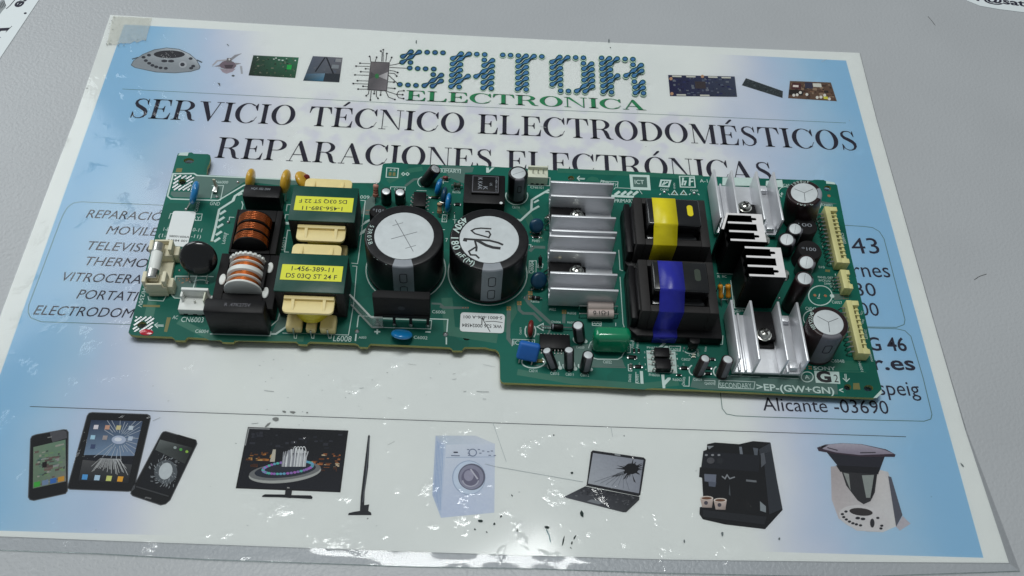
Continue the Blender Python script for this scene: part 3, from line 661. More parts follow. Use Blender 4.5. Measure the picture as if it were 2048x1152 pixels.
pc.p(iq, [(24,26,34),(20,22,28),(30,32,42),(26,28,38)]); pc.l([bl(tq,.01,.3),bl(tq,.012,.02),bl(tq,.22,.02)], .5, (150,152,154)); pc.bits(iq, 26, [(34,36,46),(48,50,60)], (.06,.05), .02, .98, .03, .3)
pc.bits(iq, 26, [(150,96,44),(180,120,60),(110,66,30),(90,54,30),(200,160,100)], (.05,.05), .02, .30, .38, .54); pc.bits(iq, 34, [(150,88,40),(180,110,60),(110,60,30),(210,190,160)], (.06,.03), .64, .97, .38, .62); pc.bits(iq, 14, [(96,56,34),(70,40,28)], (.07,.06), .02, .95, .58, .68)
pc.p([bl(iq,.28,.34),bl(iq,.31,.34),bl(iq,.32,.55),bl(iq,.27,.55)], (196,190,176))
pc.e(Q4, 520, 437, 252, 68, (176,178,176), rot=-6, n=36); pc.e(Q4, 520, 425, 250, 60, (120,122,124), rot=-6, n=36); pc.e(Q4, 522, 418, 214, 50, (44,50,64), rot=-6, n=36)
for k in range(44):
    a = math.radians(k*8.2); pc.e(Q4, 540+172*math.cos(a), 400+40*math.sin(a)-18*math.cos(a), 12, 9, random.choice([(96,190,180),(110,170,200),(170,110,190),(150,120,190)]) , n=8)
for k in range(26):
    x = 500+k*6.4; pc.l([Q4(x,395), Q4(x+8,330), Q4(x+random.uniform(4,26),265+abs(k-13)*2)], random.uniform(.3,.6), random.choice([(150,152,160),(190,192,196),(220,222,224)]))
for k in range(4): pc.ring(Q4, 592+k*20, 300, 15, 44, .3, (216,218,220), a0=180, a1=360, n=14)
pc.p([Q4(*x) for x in ((524,555),(570,558),(562,612),(518,608))], (38,40,46)); pc.p([Q4(*x) for x in ((360,598),(382,586),(520,588),(565,592),(700,594),(712,605),(708,618),(480,606),(365,604))], (34,36,42)); pc.l([Q4(535,540),Q4(552,542)], .5, (160,160,160))
pc.done('printed_picture', 'flat television picture showing a lit fountain at night')
pc = Pic(); pc.p([Q4(*x) for x in ((1096,180),(1103,171),(1110,182),(1098,400),(1074,570),(1070,660),(1105,655),(1098,700),(1118,712),(1120,730),(958,730),(962,715),(1000,706),(1040,700),(1046,600),(1072,380))], (42,44,50)); pc.l([Q4(1104,190),Q4(1080,480),Q4(1060,640)], .35, (96,100,106)); pc.done('printed_picture', 'thin television seen edge-on picture')
pc = Pic()
pc.p([Q5(*x) for x in ((178,178),(455,178),(590,235),(250,240))], [(196,206,218),(208,214,224),(214,220,230),(200,210,222)]); pc.p([Q5(*x) for x in ((178,178),(250,240),(215,748),(155,590))], [(186,198,218),(202,212,228),(192,204,224),(180,194,218)])
pc.p([Q5(*x) for x in ((250,240),(590,235),(585,712),(215,748))], [(214,220,230),(210,217,230),(203,212,229),(198,208,228)]); pc.l([Q5(250,330),Q5(590,325)], .3, (172,186,206))
for k in range(5): pc.l([Q5(190+k*10,215+k*8), Q5(172+k*9,600+k*24)], .25, (160,182,212))
pc.e(Q5, 408, 470, 116, 120, (170,184,206), n=32); pc.e(Q5, 410, 470, 110, 114, (206,218,234), n=32); pc.e(Q5, 428, 464, 94, 92, (110,112,130), n=32); pc.e(Q5, 425, 466, 84, 84, (150,150,170), n=32); pc.e(Q5, 420, 470, 64, 64, (120,118,140)); pc.e(Q5, 408, 456, 34, 38, (164,162,182)); pc.ring(Q5, 420, 480, 56, 50, .5, (186,186,200), a0=10, a1=170); pc.l([Q5(420,410),Q5(470,480)], .6, (200,200,212))
pc.l([Q5(302,294),Q5(332,294)], .6, (60,64,84)); pc.l([Q5(285,316),Q5(345,318)], .4, (120,130,150)); pc.ring(Q5, 435, 296, 26, 24, .4, (120,132,156))
for x, y in ((395,275),(400,300),(402,315),(470,275),(480,300),(500,285),(535,290),(560,285),(545,315),(580,316)): pc.l([Q5(x,y),Q5(x+16,y)], .4, (124,134,156))
pc.done('printed_picture', 'pale blue front-loading washing machine picture')
pc = Pic()
pc.p([Q5(*x) for x in ((1225,520),(1255,292),(1268,280),(1622,330),(1636,345),(1598,590),(1585,598),(1220,525))], (34,35,42)); sq = [Q5(1270,298),Q5(1620,348),Q5(1588,578),Q5(1235,510)]; pc.p(sq, [(164,168,178),(146,150,162),(150,154,166),(176,180,188)])
for k in range(22):
    a = random.uniform(0,6.28); r = random.uniform(60,110); pc.p([Q5(1532+10*math.cos(a+1.5),412+10*math.sin(a+1.5)), Q5(1532+r*math.cos(a),412+r*.72*math.sin(a)), Q5(1532-10*math.cos(a+1.5),412-10*math.sin(a+1.5))], (22,22,28))
pc.e(Q5, 1535, 408, 50, 38, (20,20,26), n=14); pc.p([Q5(*x) for x in ((1500,420),(1440,440),(1398,462),(1440,462),(1490,440))], (24,24,30)); pc.p([Q5(*x) for x in ((1540,440),(1566,506),(1552,495))], (24,24,30)); pc.p([Q5(*x) for x in ((1505,440),(1475,486),(1500,470))], (24,24,30))
for k in range(7): pc.l([Q5(1480,430), Q5(1280+k*40,500+k*9)], .18, (120,124,134))
kq = [Q5(1215,530),Q5(1592,602),Q5(1478,710),Q5(1064,605)]; pc.p(kq, [(44,46,54),(40,42,48),(66,68,74),(84,86,94)]); pc.p([Q5(*x) for x in ((1592,602),(1590,625),(1500,710),(1478,710))], (60,62,66)); pc.bits(kq, 110, [(70,72,80),(32,33,40),(96,98,104)], (.035,.07), .05, .97, .04, .62); pc.p([bl(kq,.38,.72),bl(kq,.6,.7),bl(kq,.57,.9),bl(kq,.36,.9)], (132,136,142)); pc.l([Q5(1420,309),Q5(1460,316)], .7, (150,154,158))
pc.done('printed_picture', 'open laptop picture with shattered screen')
pc = Pic()
BK = (24,25,30)
pc.p([Q6(*x) for x in ((215,140),(260,130),(400,140),(480,122),(580,130),(588,185),(652,520),(550,632),(320,605),(190,575),(170,545),(172,505),(195,500),(185,335),(168,330),(172,275),(185,270),(192,180),(212,172))], BK)
for q, c in ((((540,200),(590,180),(648,515),(575,545)), (52,56,64)), (((515,170),(582,132),(590,180),(520,205)), (62,66,74)), (((400,155),(415,155),(435,290),(415,285)), (126,132,142)), (((480,160),(510,165),(500,260)), (96,102,112)), (((525,195),(545,190),(555,250),(528,275)), (96,100,108)), (((215,150),(255,150),(225,170)), (150,154,160)),
             (((198,312),(268,316),(265,362),(200,355)), (118,124,140)), (((222,355),(268,360),(262,388),(225,383)), (96,102,118)), (((520,470),(555,500),(555,535),(522,525)), (142,150,156)), (((192,182),(520,205),(512,300),(180,275)), (34,36,44)), (((345,370),(350,440),(340,430)), (84,90,96)), (((190,520),(560,560),(545,605),(190,560)), (40,42,48))): pc.p([Q6(*x) for x in q], c)
for x in (210,246,283): pc.e(Q6, x, 203, 9, 6, (150,152,158), n=8)
pc.e(Q6, 235, 235, 22, 18, (84,84,90)); pc.e(Q6, 290, 235, 18, 18, (44,46,52)); pc.l([Q6(300,325),Q6(318,340),Q6(330,318),Q6(345,340),Q6(375,330)], .5, (150,154,160)); pc.l([Q6(440,350),Q6(500,356)], .9, (120,124,130))
for x, y in ((212,470),(290,482)):
    pc.p([Q6(x-38,y-18),Q6(x+38,y-18),Q6(x+30,y+38),Q6(x-26,y+36)], [(196,178,170),(206,190,184),(160,146,140),(180,166,160)]); pc.e(Q6, x, y-18, 38, 12, (224,216,208)); pc.e(Q6, x, y-17, 30, 8, (120,84,66)); pc.e(Q6, x-4, y+10, 12, 12, (84,80,90), n=8)
pc.done('printed_picture', 'black coffee machine picture with two small cups')
pc = Pic()
pc.p([Q6(*x) for x in ((930,270),(1000,262),(1220,290),(1262,300),(1300,420),(1310,615),(1230,650),(1080,640),(975,570),(935,460))], [(178,170,172),(190,184,186),(206,202,202),(196,194,196),(206,204,206),(214,212,212),(206,206,208),(206,204,206),(196,190,192),(196,188,190)])
pc.p([Q6(*x) for x in ((1262,325),(1280,330),(1345,550),(1308,618))], (92,94,106)); pc.p([Q6(*x) for x in ((1308,618),(1345,555),(1392,600),(1330,640))], (186,182,190))
pc.p([Q6(*x) for x in ((990,290),(1200,305),(1185,420),(1160,470),(1120,488),(1085,465),(1020,380))], (56,56,60)); pc.p([Q6(*x) for x in ((1003,305),(1035,312),(1045,410))], (150,154,152)); pc.p([Q6(*x) for x in ((1110,320),(1180,318),(1160,450),(1135,450))], (150,156,154)); pc.l([Q6(1190,310),Q6(1165,450)], .9, (40,40,44))
pc.p([Q6(*x) for x in ((905,185),(1245,205),(1210,300),(1000,290),(970,265))], (46,46,56)); pc.p([Q6(*x) for x in ((960,262),(1215,275),(1205,315),(985,300))], (34,34,40))
pc.p([Q6(*x) for x in ((850,160),(900,142),(1000,134),(1110,140),(1250,170),(1305,200),(1300,214),(1100,212),(950,195),(860,180))], (66,54,66)); pc.p([Q6(*x) for x in ((868,155),(920,142),(1005,135),(1110,142),(1240,172),(1296,196),(1100,203),(960,188),(890,170))], [(176,170,182)]*4+[(150,142,158)]*5)
pc.p([Q6(*x) for x in ((862,165),(880,150),(918,146),(905,152),(880,165))], (40,38,44)); pc.l([Q6(910,160),Q6(970,176)], .5, (70,66,74)); pc.l([Q6(1100,190),Q6(1190,188)], .5, (70,66,74))
pc.e(Q6, 1125, 570, 150, 72, (206,204,206), rot=12, n=28); pc.e(Q6, 1105, 532, 68, 22, (60,56,58), rot=6)
for x, y in ((1018,530),(997,545),(1005,562),(1020,576),(1038,588),(1058,598),(1078,604),(1102,610),(1202,567),(1225,612),(1220,628)): pc.e(Q6, x, y, 10, 7, (52,52,58), n=10)
pc.e(Q6, 1086, 568, 14, 8, (52,52,58)); pc.e(Q6, 1116, 573, 14, 8, (52,52,58)); pc.e(Q6, 1170, 597, 13, 26, (52,52,58))
pc.done('printed_picture', 'white kitchen mixer picture with dark steaming tray')
# --- wear marks on the poster
pc = Pic(0.30)
pc.mb = MB(); pc.z = 0.46
def blob(zf, x, y, rx, ry, rot, c=(34,48,46)):
    q = []
    for k in range(9):
        a = 2*math.pi*k/9; rr = random.uniform(.7,1.15); xx, yy = rx*rr*math.cos(a), ry*rr*math.sin(a); t_ = math.radians(rot)
        q.append(zf(x+xx*math.cos(t_)-yy*math.sin(t_), y+xx*math.sin(t_)+yy*math.cos(t_)))
    pc.z = 0.46+random.random()*0.004; pc.mb.poly(pc.pts(q), pc.z, lin(c))
for a in ((490,772,20,9,10),(585,792,9,9,0),(632,740,10,6,-40),(450,829,8,7,0),(532,849,8,4,50),(1123,437,10,9,0),(1193,722,12,24,-15),(950,815,20,10,10),(1063,910,6,40,12),(1142,885,6,18,30),(1122,925,7,12,15),(1115,958,9,3,40),(743,838,4,12,10),(708,595,4,8,-30),(997,176,6,5,0)): blob(Q5, *a)
for a in ((455,65,26,14,0),(400,105,26,7,-40),(515,14,14,8,20),(575,18,22,8,5),(675,20,7,6,0)): blob(Q4, *a, c=(120,122,120))
for a in ((1690,262,4,16,-40),(302,660,7,14,0),(82,702,5,12,0),(632,688,6,8,0)): blob(Q6, *a, c=(100,108,110))
for a in ((248,135,4,14,-50),(1925,108,5,18,5)): blob(Q1, *a, c=(90,100,100))
for a in ((1660,45,4,18,0),(1672,98,5,5,0),(200,55,4,14,0)): blob(N, *a, c=(70,84,84))
for p_, q_ in (((575,90),(668,362)),((1393,118),(1405,186)),((600,395),(1200,500)),((520,375),(595,395))): pc.z = .461; pc.mb.ribbon(pc.pts([Q5(*p_),Q5(*q_)]), .16, .461, lin((170,178,180)))
pc.mb.ribbon(pc.pts([Q5(945,830),Q5(965,870),Q5(975,920)]), .4, .4615, lin((110,140,146)))
rs = random.Random(5)
for k in range(70):
    px_, py_ = (rs.uniform(280,980), rs.uniform(705,850)) if k < 40 else (rs.uniform(240,1700), rs.uniform(60,320)) if k < 55 else (rs.uniform(60,1900), rs.uniform(860,1090))
    a_ = rs.uniform(-.5,.3); ln = rs.uniform(2,26) if rs.random() < .4 else rs.uniform(1,4); g_ = rs.randint(158,196)
    pc.mb.ribbon(pc.pts([(px_,py_),(px_+ln*.5*math.cos(a_),py_+ln*.5*math.sin(a_)+.3),(px_+ln*math.cos(a_),py_+ln*math.sin(a_))]), rs.uniform(.1,.3), .462+k*1e-5, lin((g_,g_+4,g_+4)))
o = link('scuff_mark', pc.mb.mesh('scuff_mark', MT['print'], smooth=0), POSTER); tag(o, 'dark scuffs and dirt specks on the film'); o['kind'] = 'stuff'
# --- crumpled tape at the corner
tp = MB(); gx, gy = 14, 8
quad = [Q0(1085,155),Q0(1462,172),Q0(1400,395),Q0(1025,440)]
vs = []
for j in range(gy+1):
    for i in range(gx+1):
        p_ = at(bl(quad, i/gx+(random.uniform(-.02,.02) if 0 < i < gx else 0), j/gy+(random.uniform(-.05,.05) if j == gy else 0)), .5); vs.append((p_.x, p_.y, .55+random.random()*.35))
tp.add(vs, [(j*(gx+1)+i, (j+1)*(gx+1)+i, (j+1)*(gx+1)+i+1, j*(gx+1)+i+1) for j in range(gy) for i in range(gx)])
MT['tape'] = mat('aged_clear_tape', (206,206,194), 0.3, var=0.1, alpha=0.42)
tag(link('adhesive_tape', tp.mesh('adhesive_tape', MT['tape'], smooth=20), POSTER), 'crumpled strip of clear tape on the poster corner')
pc = Pic(0.9)
pc.mb = MB()
for k in range(46):
    t_ = random.random(); x, y = (1085-60*t_+random.uniform(-15,30), 160+280*t_) if k < 24 else (1030+200*random.random(), 425+random.uniform(-14,14)) if k < 36 else (1260+150*random.random(), 395-random.random()*20)
    q = at(Q0(x, y), .9); pc.mb.poly([(q.x+random.uniform(-.7,.7), q.y+random.uniform(-.5,.5)) for _ in range(3)], 0.95+k*0.001, lin((120,124,120)))
o = link('tape_grime', pc.mb.mesh('tape_grime', MT['print'], smooth=0), POSTER); o['kind'] = 'stuff'
# --- two neighbouring sheets at the table's far corners
def sheet(name, pts, label):
    q = [at(p, 0.1) for p in pts]; o = link(name, MB().prism([(p.x, p.y) for p in q], 0.02, 0.3).mesh(name, MT['paper'], smooth=0)); tag(o, label, 'paper'); return o
s1 = sheet('paper_sheet', [(0,117),(78,0),(140,-92),(-120,-140),(-260,300),(-120,300)], 'white printed sheet lying left of the poster, lettered A at its rim')
mb = MB()
put_text(mb, 'A', at(Q0(-30,395), .3), at(Q0(118,250), .3), 9.5, 0.34, INKD, glyphs=serif_line('A'))
put_text(mb, 'es', at(Q0(190,75), .3), at(Q0(280,-30), .3), 6.0, 0.34, INKD, bold=.03)
mb.ribbon([tuple(at(Q0(*q), .3)[:2]) for q in ((60,85),(95,55),(150,-10))], .5, .34, INKD)
q = at(Q0(243,127), .3); mb.poly([(q.x+.8*math.cos(a), q.y+.8*math.sin(a)) for a in [k*.7 for k in range(9)]], .341, INKD)
link('printed_text', mb.mesh('sheet_text', MT['print'], smooth=0), s1)
mb = MB()
qq = [at(Q0(*q), .3) for q in ((-60,60),(40,-20),(55,70),(30,95),(-40,190))]; mb.poly([(p.x, p.y) for p in qq], .336, lin((150,156,158)))
for k in range(5): mb.ribbon([tuple(at(Q0(-20+k*14, 40-k*8), .3)[:2]), tuple(at(Q0(0+k*14, 90-k*8), .3)[:2])], .5, .339, lin((84,88,92)))
link('printed_picture', mb.mesh('sheet_picture', MT['print'], smooth=0), s1)
s2 = sheet('paper_sheet', [(1905,-18),(1935,2),(1960,12),(2000,19),(2048,25),(2200,44),(2260,-140),(1880,-140)], 'white printed sheet behind the poster, an address with an at sign at its edge')
mb = MB(); put_text(mb, 'r@sat', at((1953,1), .3), at((2052,13), .3), 5.4, 0.34, INKD, bold=.03); link('printed_text', mb.mesh('sheet_text', MT['print'], smooth=0), s2)
# --- stray fibres on the table
def fibre(pts, label):
    q = [at(p, 0.1) for p in pts]; o = link('stray_fibre', MB().tube([(p.x, p.y, 0.1) for p in q], 0.11, 5).mesh('stray_fibre', MT['ferrite'])); tag(o, label, 'fibre')
fibre([PR(808,365),PR(835,347),PR(872,335)], 'curved dark hair lying on the table right of the poster')
fibre([Q2(1536,88),Q2(1552,105),Q2(1574,134)], 'short straight fibre on the table near the far sheet')

# ================================================================== the circuit board
BORG = Vector((10.0, -16.0, 0.0))
BOARD = bpy.data.objects.new('circuit_board', None); COL.objects.link(BOARD); BOARD.location = BORG*MM
BOARD.empty_display_size = 0.02
tag(BOARD, 'green television power circuit board crowded with components, resting on the poster', 'circuit board')
def bpart(name, mb, mt, loc=None, label=None, bevel=0.0, bseg=2, smooth=40, rot=None, kind=None):
    """a part of the board; loc = point on the board (mm, world), mesh given relative to it"""
    l = Vector(loc) if loc is not None else Vector((0,0,0))
    o = link(name, mb.mesh(name, MT[mt], bevel, bseg, smooth), BOARD, l-BORG, rot)
    if label: o['label'] = label
    if kind: o['kind'] = kind
    return o
def sub(name, mb, mt, parent, bevel=0.0, bseg=2, smooth=40, loc=(0,0,0), rot=None):
    return link(name, mb.mesh(name, MT[mt], bevel, bseg, smooth), parent, loc, rot)
def xy(p, h=0): q = onb(p, h); return (q.x, q.y)

# --- substrate with real holes
def arc_pts(p, rpx, rpy, n=16):
    q = [xy((p[0]+rpx*math.cos(2*math.pi*k/n), p[1]+rpy*math.sin(2*math.pi*k/n))) for k in range(n)]; return q
bo_px = [A(600,120),A(612,98),A(640,92),A(700,95),A(735,88),A(770,85),A(790,100),A(955,105),A(980,118),A(986,150),A(972,215),A(946,265),A(940,345),(500,354.5),(600,359.5),Cz(880,262),Cz(1150,266),Cz(1195,262),Cz(1212,235),Cz(1236,70),Cz(1246,46),Cz(1270,38),Cz(1330,36),Cz(1360,30),Cz(1460,30),Cz(1500,44),(900,330.6),Ez(640,128),Ez(665,118),Ez(800,120),Ez(840,131),(1097,339.5),G(580,78),G(610,68),G(680,70),G(720,82),G(1160,94),G(1190,88),G(1270,92),G(1310,100),(1420,352.8),I(1440,196),I(1470,188),I(1580,192),I(1610,206),I(1690,222),I(1735,240),I(1755,262),
         (1701.6,509.7),(1730,631),K(1905,640),K(1958,850),K(1955,890),K(1880,948),(1600,789.5),(1400,779.8),(1340,777.5),H(150,1016),H(125,1005),H(112,975),H(108,720),H(92,680),H(60,652),H(0,645),F(480,1072),F(262,1068),F(240,1084),F(232,1106),F(135,1104),F(125,1086),F(100,1072),F(0,1066),
         D(1000,982),D(985,996),D(970,1018),D(888,1014),D(870,992),D(840,978),D(370,960),D(345,972),D(335,990),D(245,984),D(232,966),D(205,954),(550,681.5),B(1190,1040),B(1150,1054),B(1135,1072),B(1020,1068),B(1005,1050),B(975,1036),B(660,1018),B(640,1032),B(628,1052),B(525,1050),B(512,1030),B(490,1014),B(110,1000),B(60,992),B(36,968)]
bo = [xy(p) for p in bo_px]
holes = [arc_pts(A(735,182), 10.5, 5.4), arc_pts(G(450,145), 6.3, 5), arc_pts(F(280,970), 7.6, 5.6), arc_pts(I(1630,300), 7.4, 5.8), arc_pts(K(1590,832), 7.5, 6.2), arc_pts(K(1815,842), 9.5, 6.4), arc_pts(A(660,425), 7.2, 6), arc_pts(B(178,890), 9, 7)]
bm = bmesh.new(); es = []
for loop in [bo]+holes:
    vs = [bm.verts.new((x*MM, y*MM, ZB*MM)) for x, y in loop]
    es += [bm.edges.new((vs[i], vs[(i+1)%len(vs)])) for i in range(len(vs))]
bmesh.ops.triangle_fill(bm, edges=es, use_beauty=True, use_dissolve=False)
for f in bm.faces:
    f.normal_update()
    if f.normal.z < 0: f.normal_flip()
r = bmesh.ops.extrude_face_region(bm, geom=bm.faces[:])
tops = [f for f in bm.faces if f.normal.z > .5]
ev = [g for g in r['geom'] if isinstance(g, bmesh.types.BMVert)]
bmesh.ops.translate(bm, vec=(0,0,-1.6*MM), verts=ev)
bmesh.ops.recalc_face_normals(bm, faces=bm.faces[:])
bmesh.ops.translate(bm, vec=-BORG*MM, verts=bm.verts[:])
me = bpy.data.meshes.new('substrate'); bm.to_mesh(me); bm.free(); me.materials.append(MT['substrate'])
SUB = link('substrate', me, BOARD); SUB['label'] = 'green fibreglass board with snapped-off tabs along its edge'
tails = MB()
for k in range(46):
    x = random.uniform(-145, 168); y = random.uniform(-55, 38) if x < 5 else random.uniform(-70, 38)
    if x < -60 and y > 25: continue
    tails.lathe([(.9,3.5),(.8,3.0),(.35,1.6),(.3,.5),(0,.48)], 8, Matrix.Translation((x,y,0)))
bpart('solder_tail', tails, 'solder', kind='stuff')

# --- printed layers on the board
TR, TD, SK, TN, PD, GP = MB(), MB(), MB(), MB(), MB(), MB()
ZS = ZB+0.075; ZT = ZB+0.04; ZG = ZB+0.02
_zs = [0.0]
def sline(pts, wd=.32, closed=False):
    _zs[0] = (_zs[0]+0.0007) % 0.02; SK.ribbon([xy(p) for p in pts], wd, ZS+_zs[0], closed=closed)
def sfill(pts): _zs[0] = (_zs[0]+0.0007) % 0.02; SK.poly([xy(p) for p in pts], ZS+_zs[0])
def scirc(p, rx, ry, wd=.35, a0=0, a1=360, n=40): sline([(p[0]+rx*math.cos(math.radians(a0+(a1-a0)*k/n)), p[1]+ry*math.sin(math.radians(a0+(a1-a0)*k/n))) for k in range(n+1)], wd)
def stext(s, p0, p1, hpx, bold=0.0):
    a, b_ = onb(p0), onb(p1); d = (b_-a); nrm = Vector((-d.y, d.x, 0)).normalized()
    # capital height measured across the baseline in the picture
    q = Vector((p1[0]-p0[0], p1[1]-p0[1])); up = Vector((q.y, -q.x)).normalized()*hpx
    t_ = onb((p0[0]+up.x, p0[1]+up.y)); hg = abs((t_-a).dot(nrm))
    _zs[0] = (_zs[0]+0.0007) % 0.02; put_text(SK, s, a, b_, max(hg,.5), ZS+_zs[0], bold=bold)
def trace(pts, wd=1.2, mb=None): (mb or TR).ribbon([xy(p) for p in pts], wd, ZT+random.random()*.01)
def via(p, r=.3): q = onb(p); PD.poly([(q.x+r*math.cos(k*1.047), q.y+r*math.sin(k*1.047)) for k in range(6)], ZT+.025+random.random()*.005)
# left mounting corner: grey ground strip framed in white
GP.poly([xy(p) for p in (A(815,352),A(830,362),A(2016,412),(640,367),(560,371),A(1380,420),A(1100,612),A(560,600),A(525,570),A(532,535),A(748,540))], ZG)
sline([A(490,590),A(555,332),A(795,330),A(830,352),A(1350,376),(520,356.5),(610,361)], .8); sline([A(490,590),A(530,622),A(1075,640),A(1360,470),A(1420,448)], .75)
sline([A(1000,470),A(1135,468),A(1100,640)], .35); sline([A(1025,470),A(990,620)], .35); stext('N6000', A(1045,442), A(1185,446), 5.2); stext('GND', A(975,692), A(1088,700), 7); stext('C6000', A(835,770), A(865,655), 6)
sline([A(505,850),A(525,790),A(890,795),A(875,870),A(800,870)], .3); stext('PRIMARY', A(560,862), A(865,868), 7.5)
stext('1-877', A(440,990), A(560,995), 7); stext('0-11', A(775,995), A(880,1005), 7); stext('(1-', A(385,1062), A(470,1065), 7); stext('-11)', A(755,1070), A(870,1078), 7)
for k, (x, y) in enumerate(((1130,760),(1115,835),(1100,915),(1085,1000),(1065,1075))):
    sline([A(x-38,y+40),A(x+30,y-4)], 1.3)
sline([A(1370,520),A(1265,590),A(1250,640),A(1085,745),A(1035,980),A(1000,1110)], 1.1); sline([A(1300,580),A(1350,560)], 1.0); sline([A(1265,590),A(1240,640)], 1.0)
sline([A(1260,835),A(1205,832),A(1200,870)], .35); sline([A(1345,650),A(1360,690),A(1340,760)], .4)
stext('L6007', A(1150,1140), A(1180,1010), 6); sline([A(1195,1030),A(1155,1028)], .3)
TN.poly([xy(p) for p in (A(595,268),A(662,268),A(650,315),A(582,312))], ZT); TN.poly([xy(p) for p in (A(1020,965),A(1050,965),A(1015,1115),A(985,1115))], ZT+.002)
TN.poly([xy(p) for p in (B(190,678),B(368,682),B(365,705),B(185,700))], ZT); TN.poly([xy(p) for p in (B(440,810),B(482,812),B(440,965),B(408,960))], ZT); TN.poly([xy(p) for p in (K(1650,788),K(1715,788),K(1728,858),K(1650,856))], ZT)
sfill([A(635,90),A(735,85),A(722,125),A(610,120)]); sfill([I(1612,205),I(1720,225),I(1735,250),I(1615,240)]); sfill([K(1955,858),K(1958,900),K(1905,948),K(1866,950)])
stext('H/250V', B(185,510), B(130,705), 8); sline([B(240,590),B(250,630),B(400,640),B(430,590)], .35); stext('CN6003', B(585,858), B(818,864), 10); stext('AC', B(495,828), B(550,830), 7); stext('C6004', B(733,972), B(872,976), 6.5)
sline([B(310,890),B(405,892)], .35); sline([B(345,868),B(310,890),B(345,922)], .35); sline([B(318,902),B(405,904)], .35); stext('60', B(440,455), B(470,395), 6); stext('F6000', B(560,235), B(640,240), 6)
GP.poly([xy(p) for p in (B(545,380),B(755,380),B(745,500),B(600,600),B(520,600),B(500,575))], ZG+.002); sline([B(490,580),B(530,380),B(750,380),B(710,520),B(600,520)], .5); sline([B(490,580),B(520,608),B(600,612)], .5); sline([B(760,380),B(930,385)], .4); sfill([B(480,120),B(560,85),B(585,90),B(520,132)])
for k in range(18): via(B(560+random.random()*130, 390+random.random()*60), .22)
scirc(B(795,450), 16, 6, .3, 200, 340)
sline([B(890,985),B(1520,1004),B(1530,960)], .45); sline([B(1530,985),B(1580,985),B(1690,910),B(1710,800),B(1640,680)], .9); sline([B(1530,900),B(1600,840),B(1640,690),B(1600,670)], .5)
GP.poly([xy(p) for p in (B(1530,985),B(1580,985),B(1690,910),B(1710,800),B(1640,680),B(1600,840))], ZG+.004)
sline([B(1650,975),B(1833,985),D(140,868),D(770,892),D(825,560),D(858,172),D(810,168)], .35); sline([D(800,138),D(865,145),D(885,0)], .35); sline([Cz(960,1152),Cz(1040,470),Cz(985,465)], .35); stext('009', Cz(980,445), Cz(1085,450), 6.5); stext('L6008', D(608,955), D(798,962), 11)
for x in (212,395,575): sline([D(x-14,885),D(x-10,925),D(x+12,926),D(x+16,888)], .3)
stext('L6012', Cz(100,1040), Cz(140,890), 7); sline([Cz(185,815),Cz(145,810),Cz(110,1060),Cz(160,1062)], .45); sline([Cz(60,690),Cz(110,690),Cz(125,630),Cz(165,632)], .4); sline([Cz(130,590),Cz(140,515),Cz(185,515)], .4); sfill([Cz(60,715),Cz(165,715),Cz(165,745),Cz(60,745)])
sline([D(860,810),D(875,690),D(1090,700)], .45); sline([D(850,880),D(842,955)], .6); stext('A003', D(875,928), D(955,930), 4.5); sline([D(1110,705),D(1810,728),D(1800,860)], .55); sline([D(1795,915),D(1795,990)], .6); sline([D(1130,720),D(1640,740),D(1632,828),D(1130,812),D(1100,770)], .35); sline([D(1040,856),D(1102,858)], .7); sline([D(1072,830),D(1070,882)], .7); sline([D(1575,858),D(1630,860)], .7); stext('C6006', D(1645,662), D(1783,668), 6); stext('C6002', D(1452,930), D(1595,938), 6)
trace([D(1640,560),D(1730,565),D(1770,600),D(1833,605)], 1.0); trace([F(0,640),F(30,655),F(300,660)], 1.3); [via(F(x,657),.28) for x in (240,268,294)]
# region behind the left big capacitor
sline([Cz(1280,200),Cz(1288,90),Cz(1422,98),Cz(1412,204)], .45, True); TN.poly([xy(p) for p in (Cz(1312,140),Cz(1342,142),Cz(1340,182),Cz(1308,180))], ZT); TN.poly([xy(p) for p in (Cz(1358,142),Cz(1388,144),Cz(1386,184),Cz(1354,182))], ZT); stext('A B', Cz(1320,128), Cz(1388,130), 4)
for x in (1478,1526): sline([Cz(x-20,162),Cz(x,146),Cz(x+20,163),Cz(x,180)], .4, True)
trace([Cz(1500,300),Cz(1600,225),Cz(1700,215)], 1.3); scirc(Cz(1720,255), 13, 11, .35, 120, 280); sline([Cz(1332,310),Cz(1502,314),Cz(1495,360)], .35); sline([Cz(1332,310),Cz(1330,350)], .35); stext('C6106', Cz(1370,350), Cz(1480,352), 5)
sline([Cz(1630,352),Cz(1745,356)], .25); TR.poly([xy(p) for p in (Cz(985,620),Cz(1040,470),Cz(1160,380),Cz(1150,520),Cz(1110,640))], ZG+.006)
sfill([Cz(985,770),Cz(1040,705),Cz(1170,645),Cz(1080,760),Cz(1060,770),Cz(1100,700)]); sfill([Cz(975,870),Cz(985,830),Cz(1050,785),Cz(1030,840)])
for k in range(8): via(Cz(1050+(k%4)*20, 580+(k//4)*45), .25)
GP.poly([xy(p) for p in (Ez(300,125),Ez(680,140),Ez(660,200),Ez(575,205),Ez(565,330),Ez(400,260))], ZG+.008); stext('PRIMARY', Ez(265,205), Ez(515,208), 7); sline([Ez(240,155),Ez(525,165),Ez(520,215)], .3)
sfill([Ez(820,145),Ez(850,148),Ez(855,178),Ez(885,145),Ez(918,145),Ez(850,205),Ez(820,205)]); sline([Ez(310,310),Ez(345,300)], .35); sline([Ez(325,285),Ez(325,330)], .4); sline([Ez(345,308),Ez(385,310)], .3); stext('R6106', Ez(432,440), Ez(524,445), 4.5); sline([Ez(452,370),Ez(512,372),Ez(508,408),Ez(450,405)], .3, True); sline([Ez(460,392),Ez(475,380),Ez(488,396),Ez(505,384)], .25)
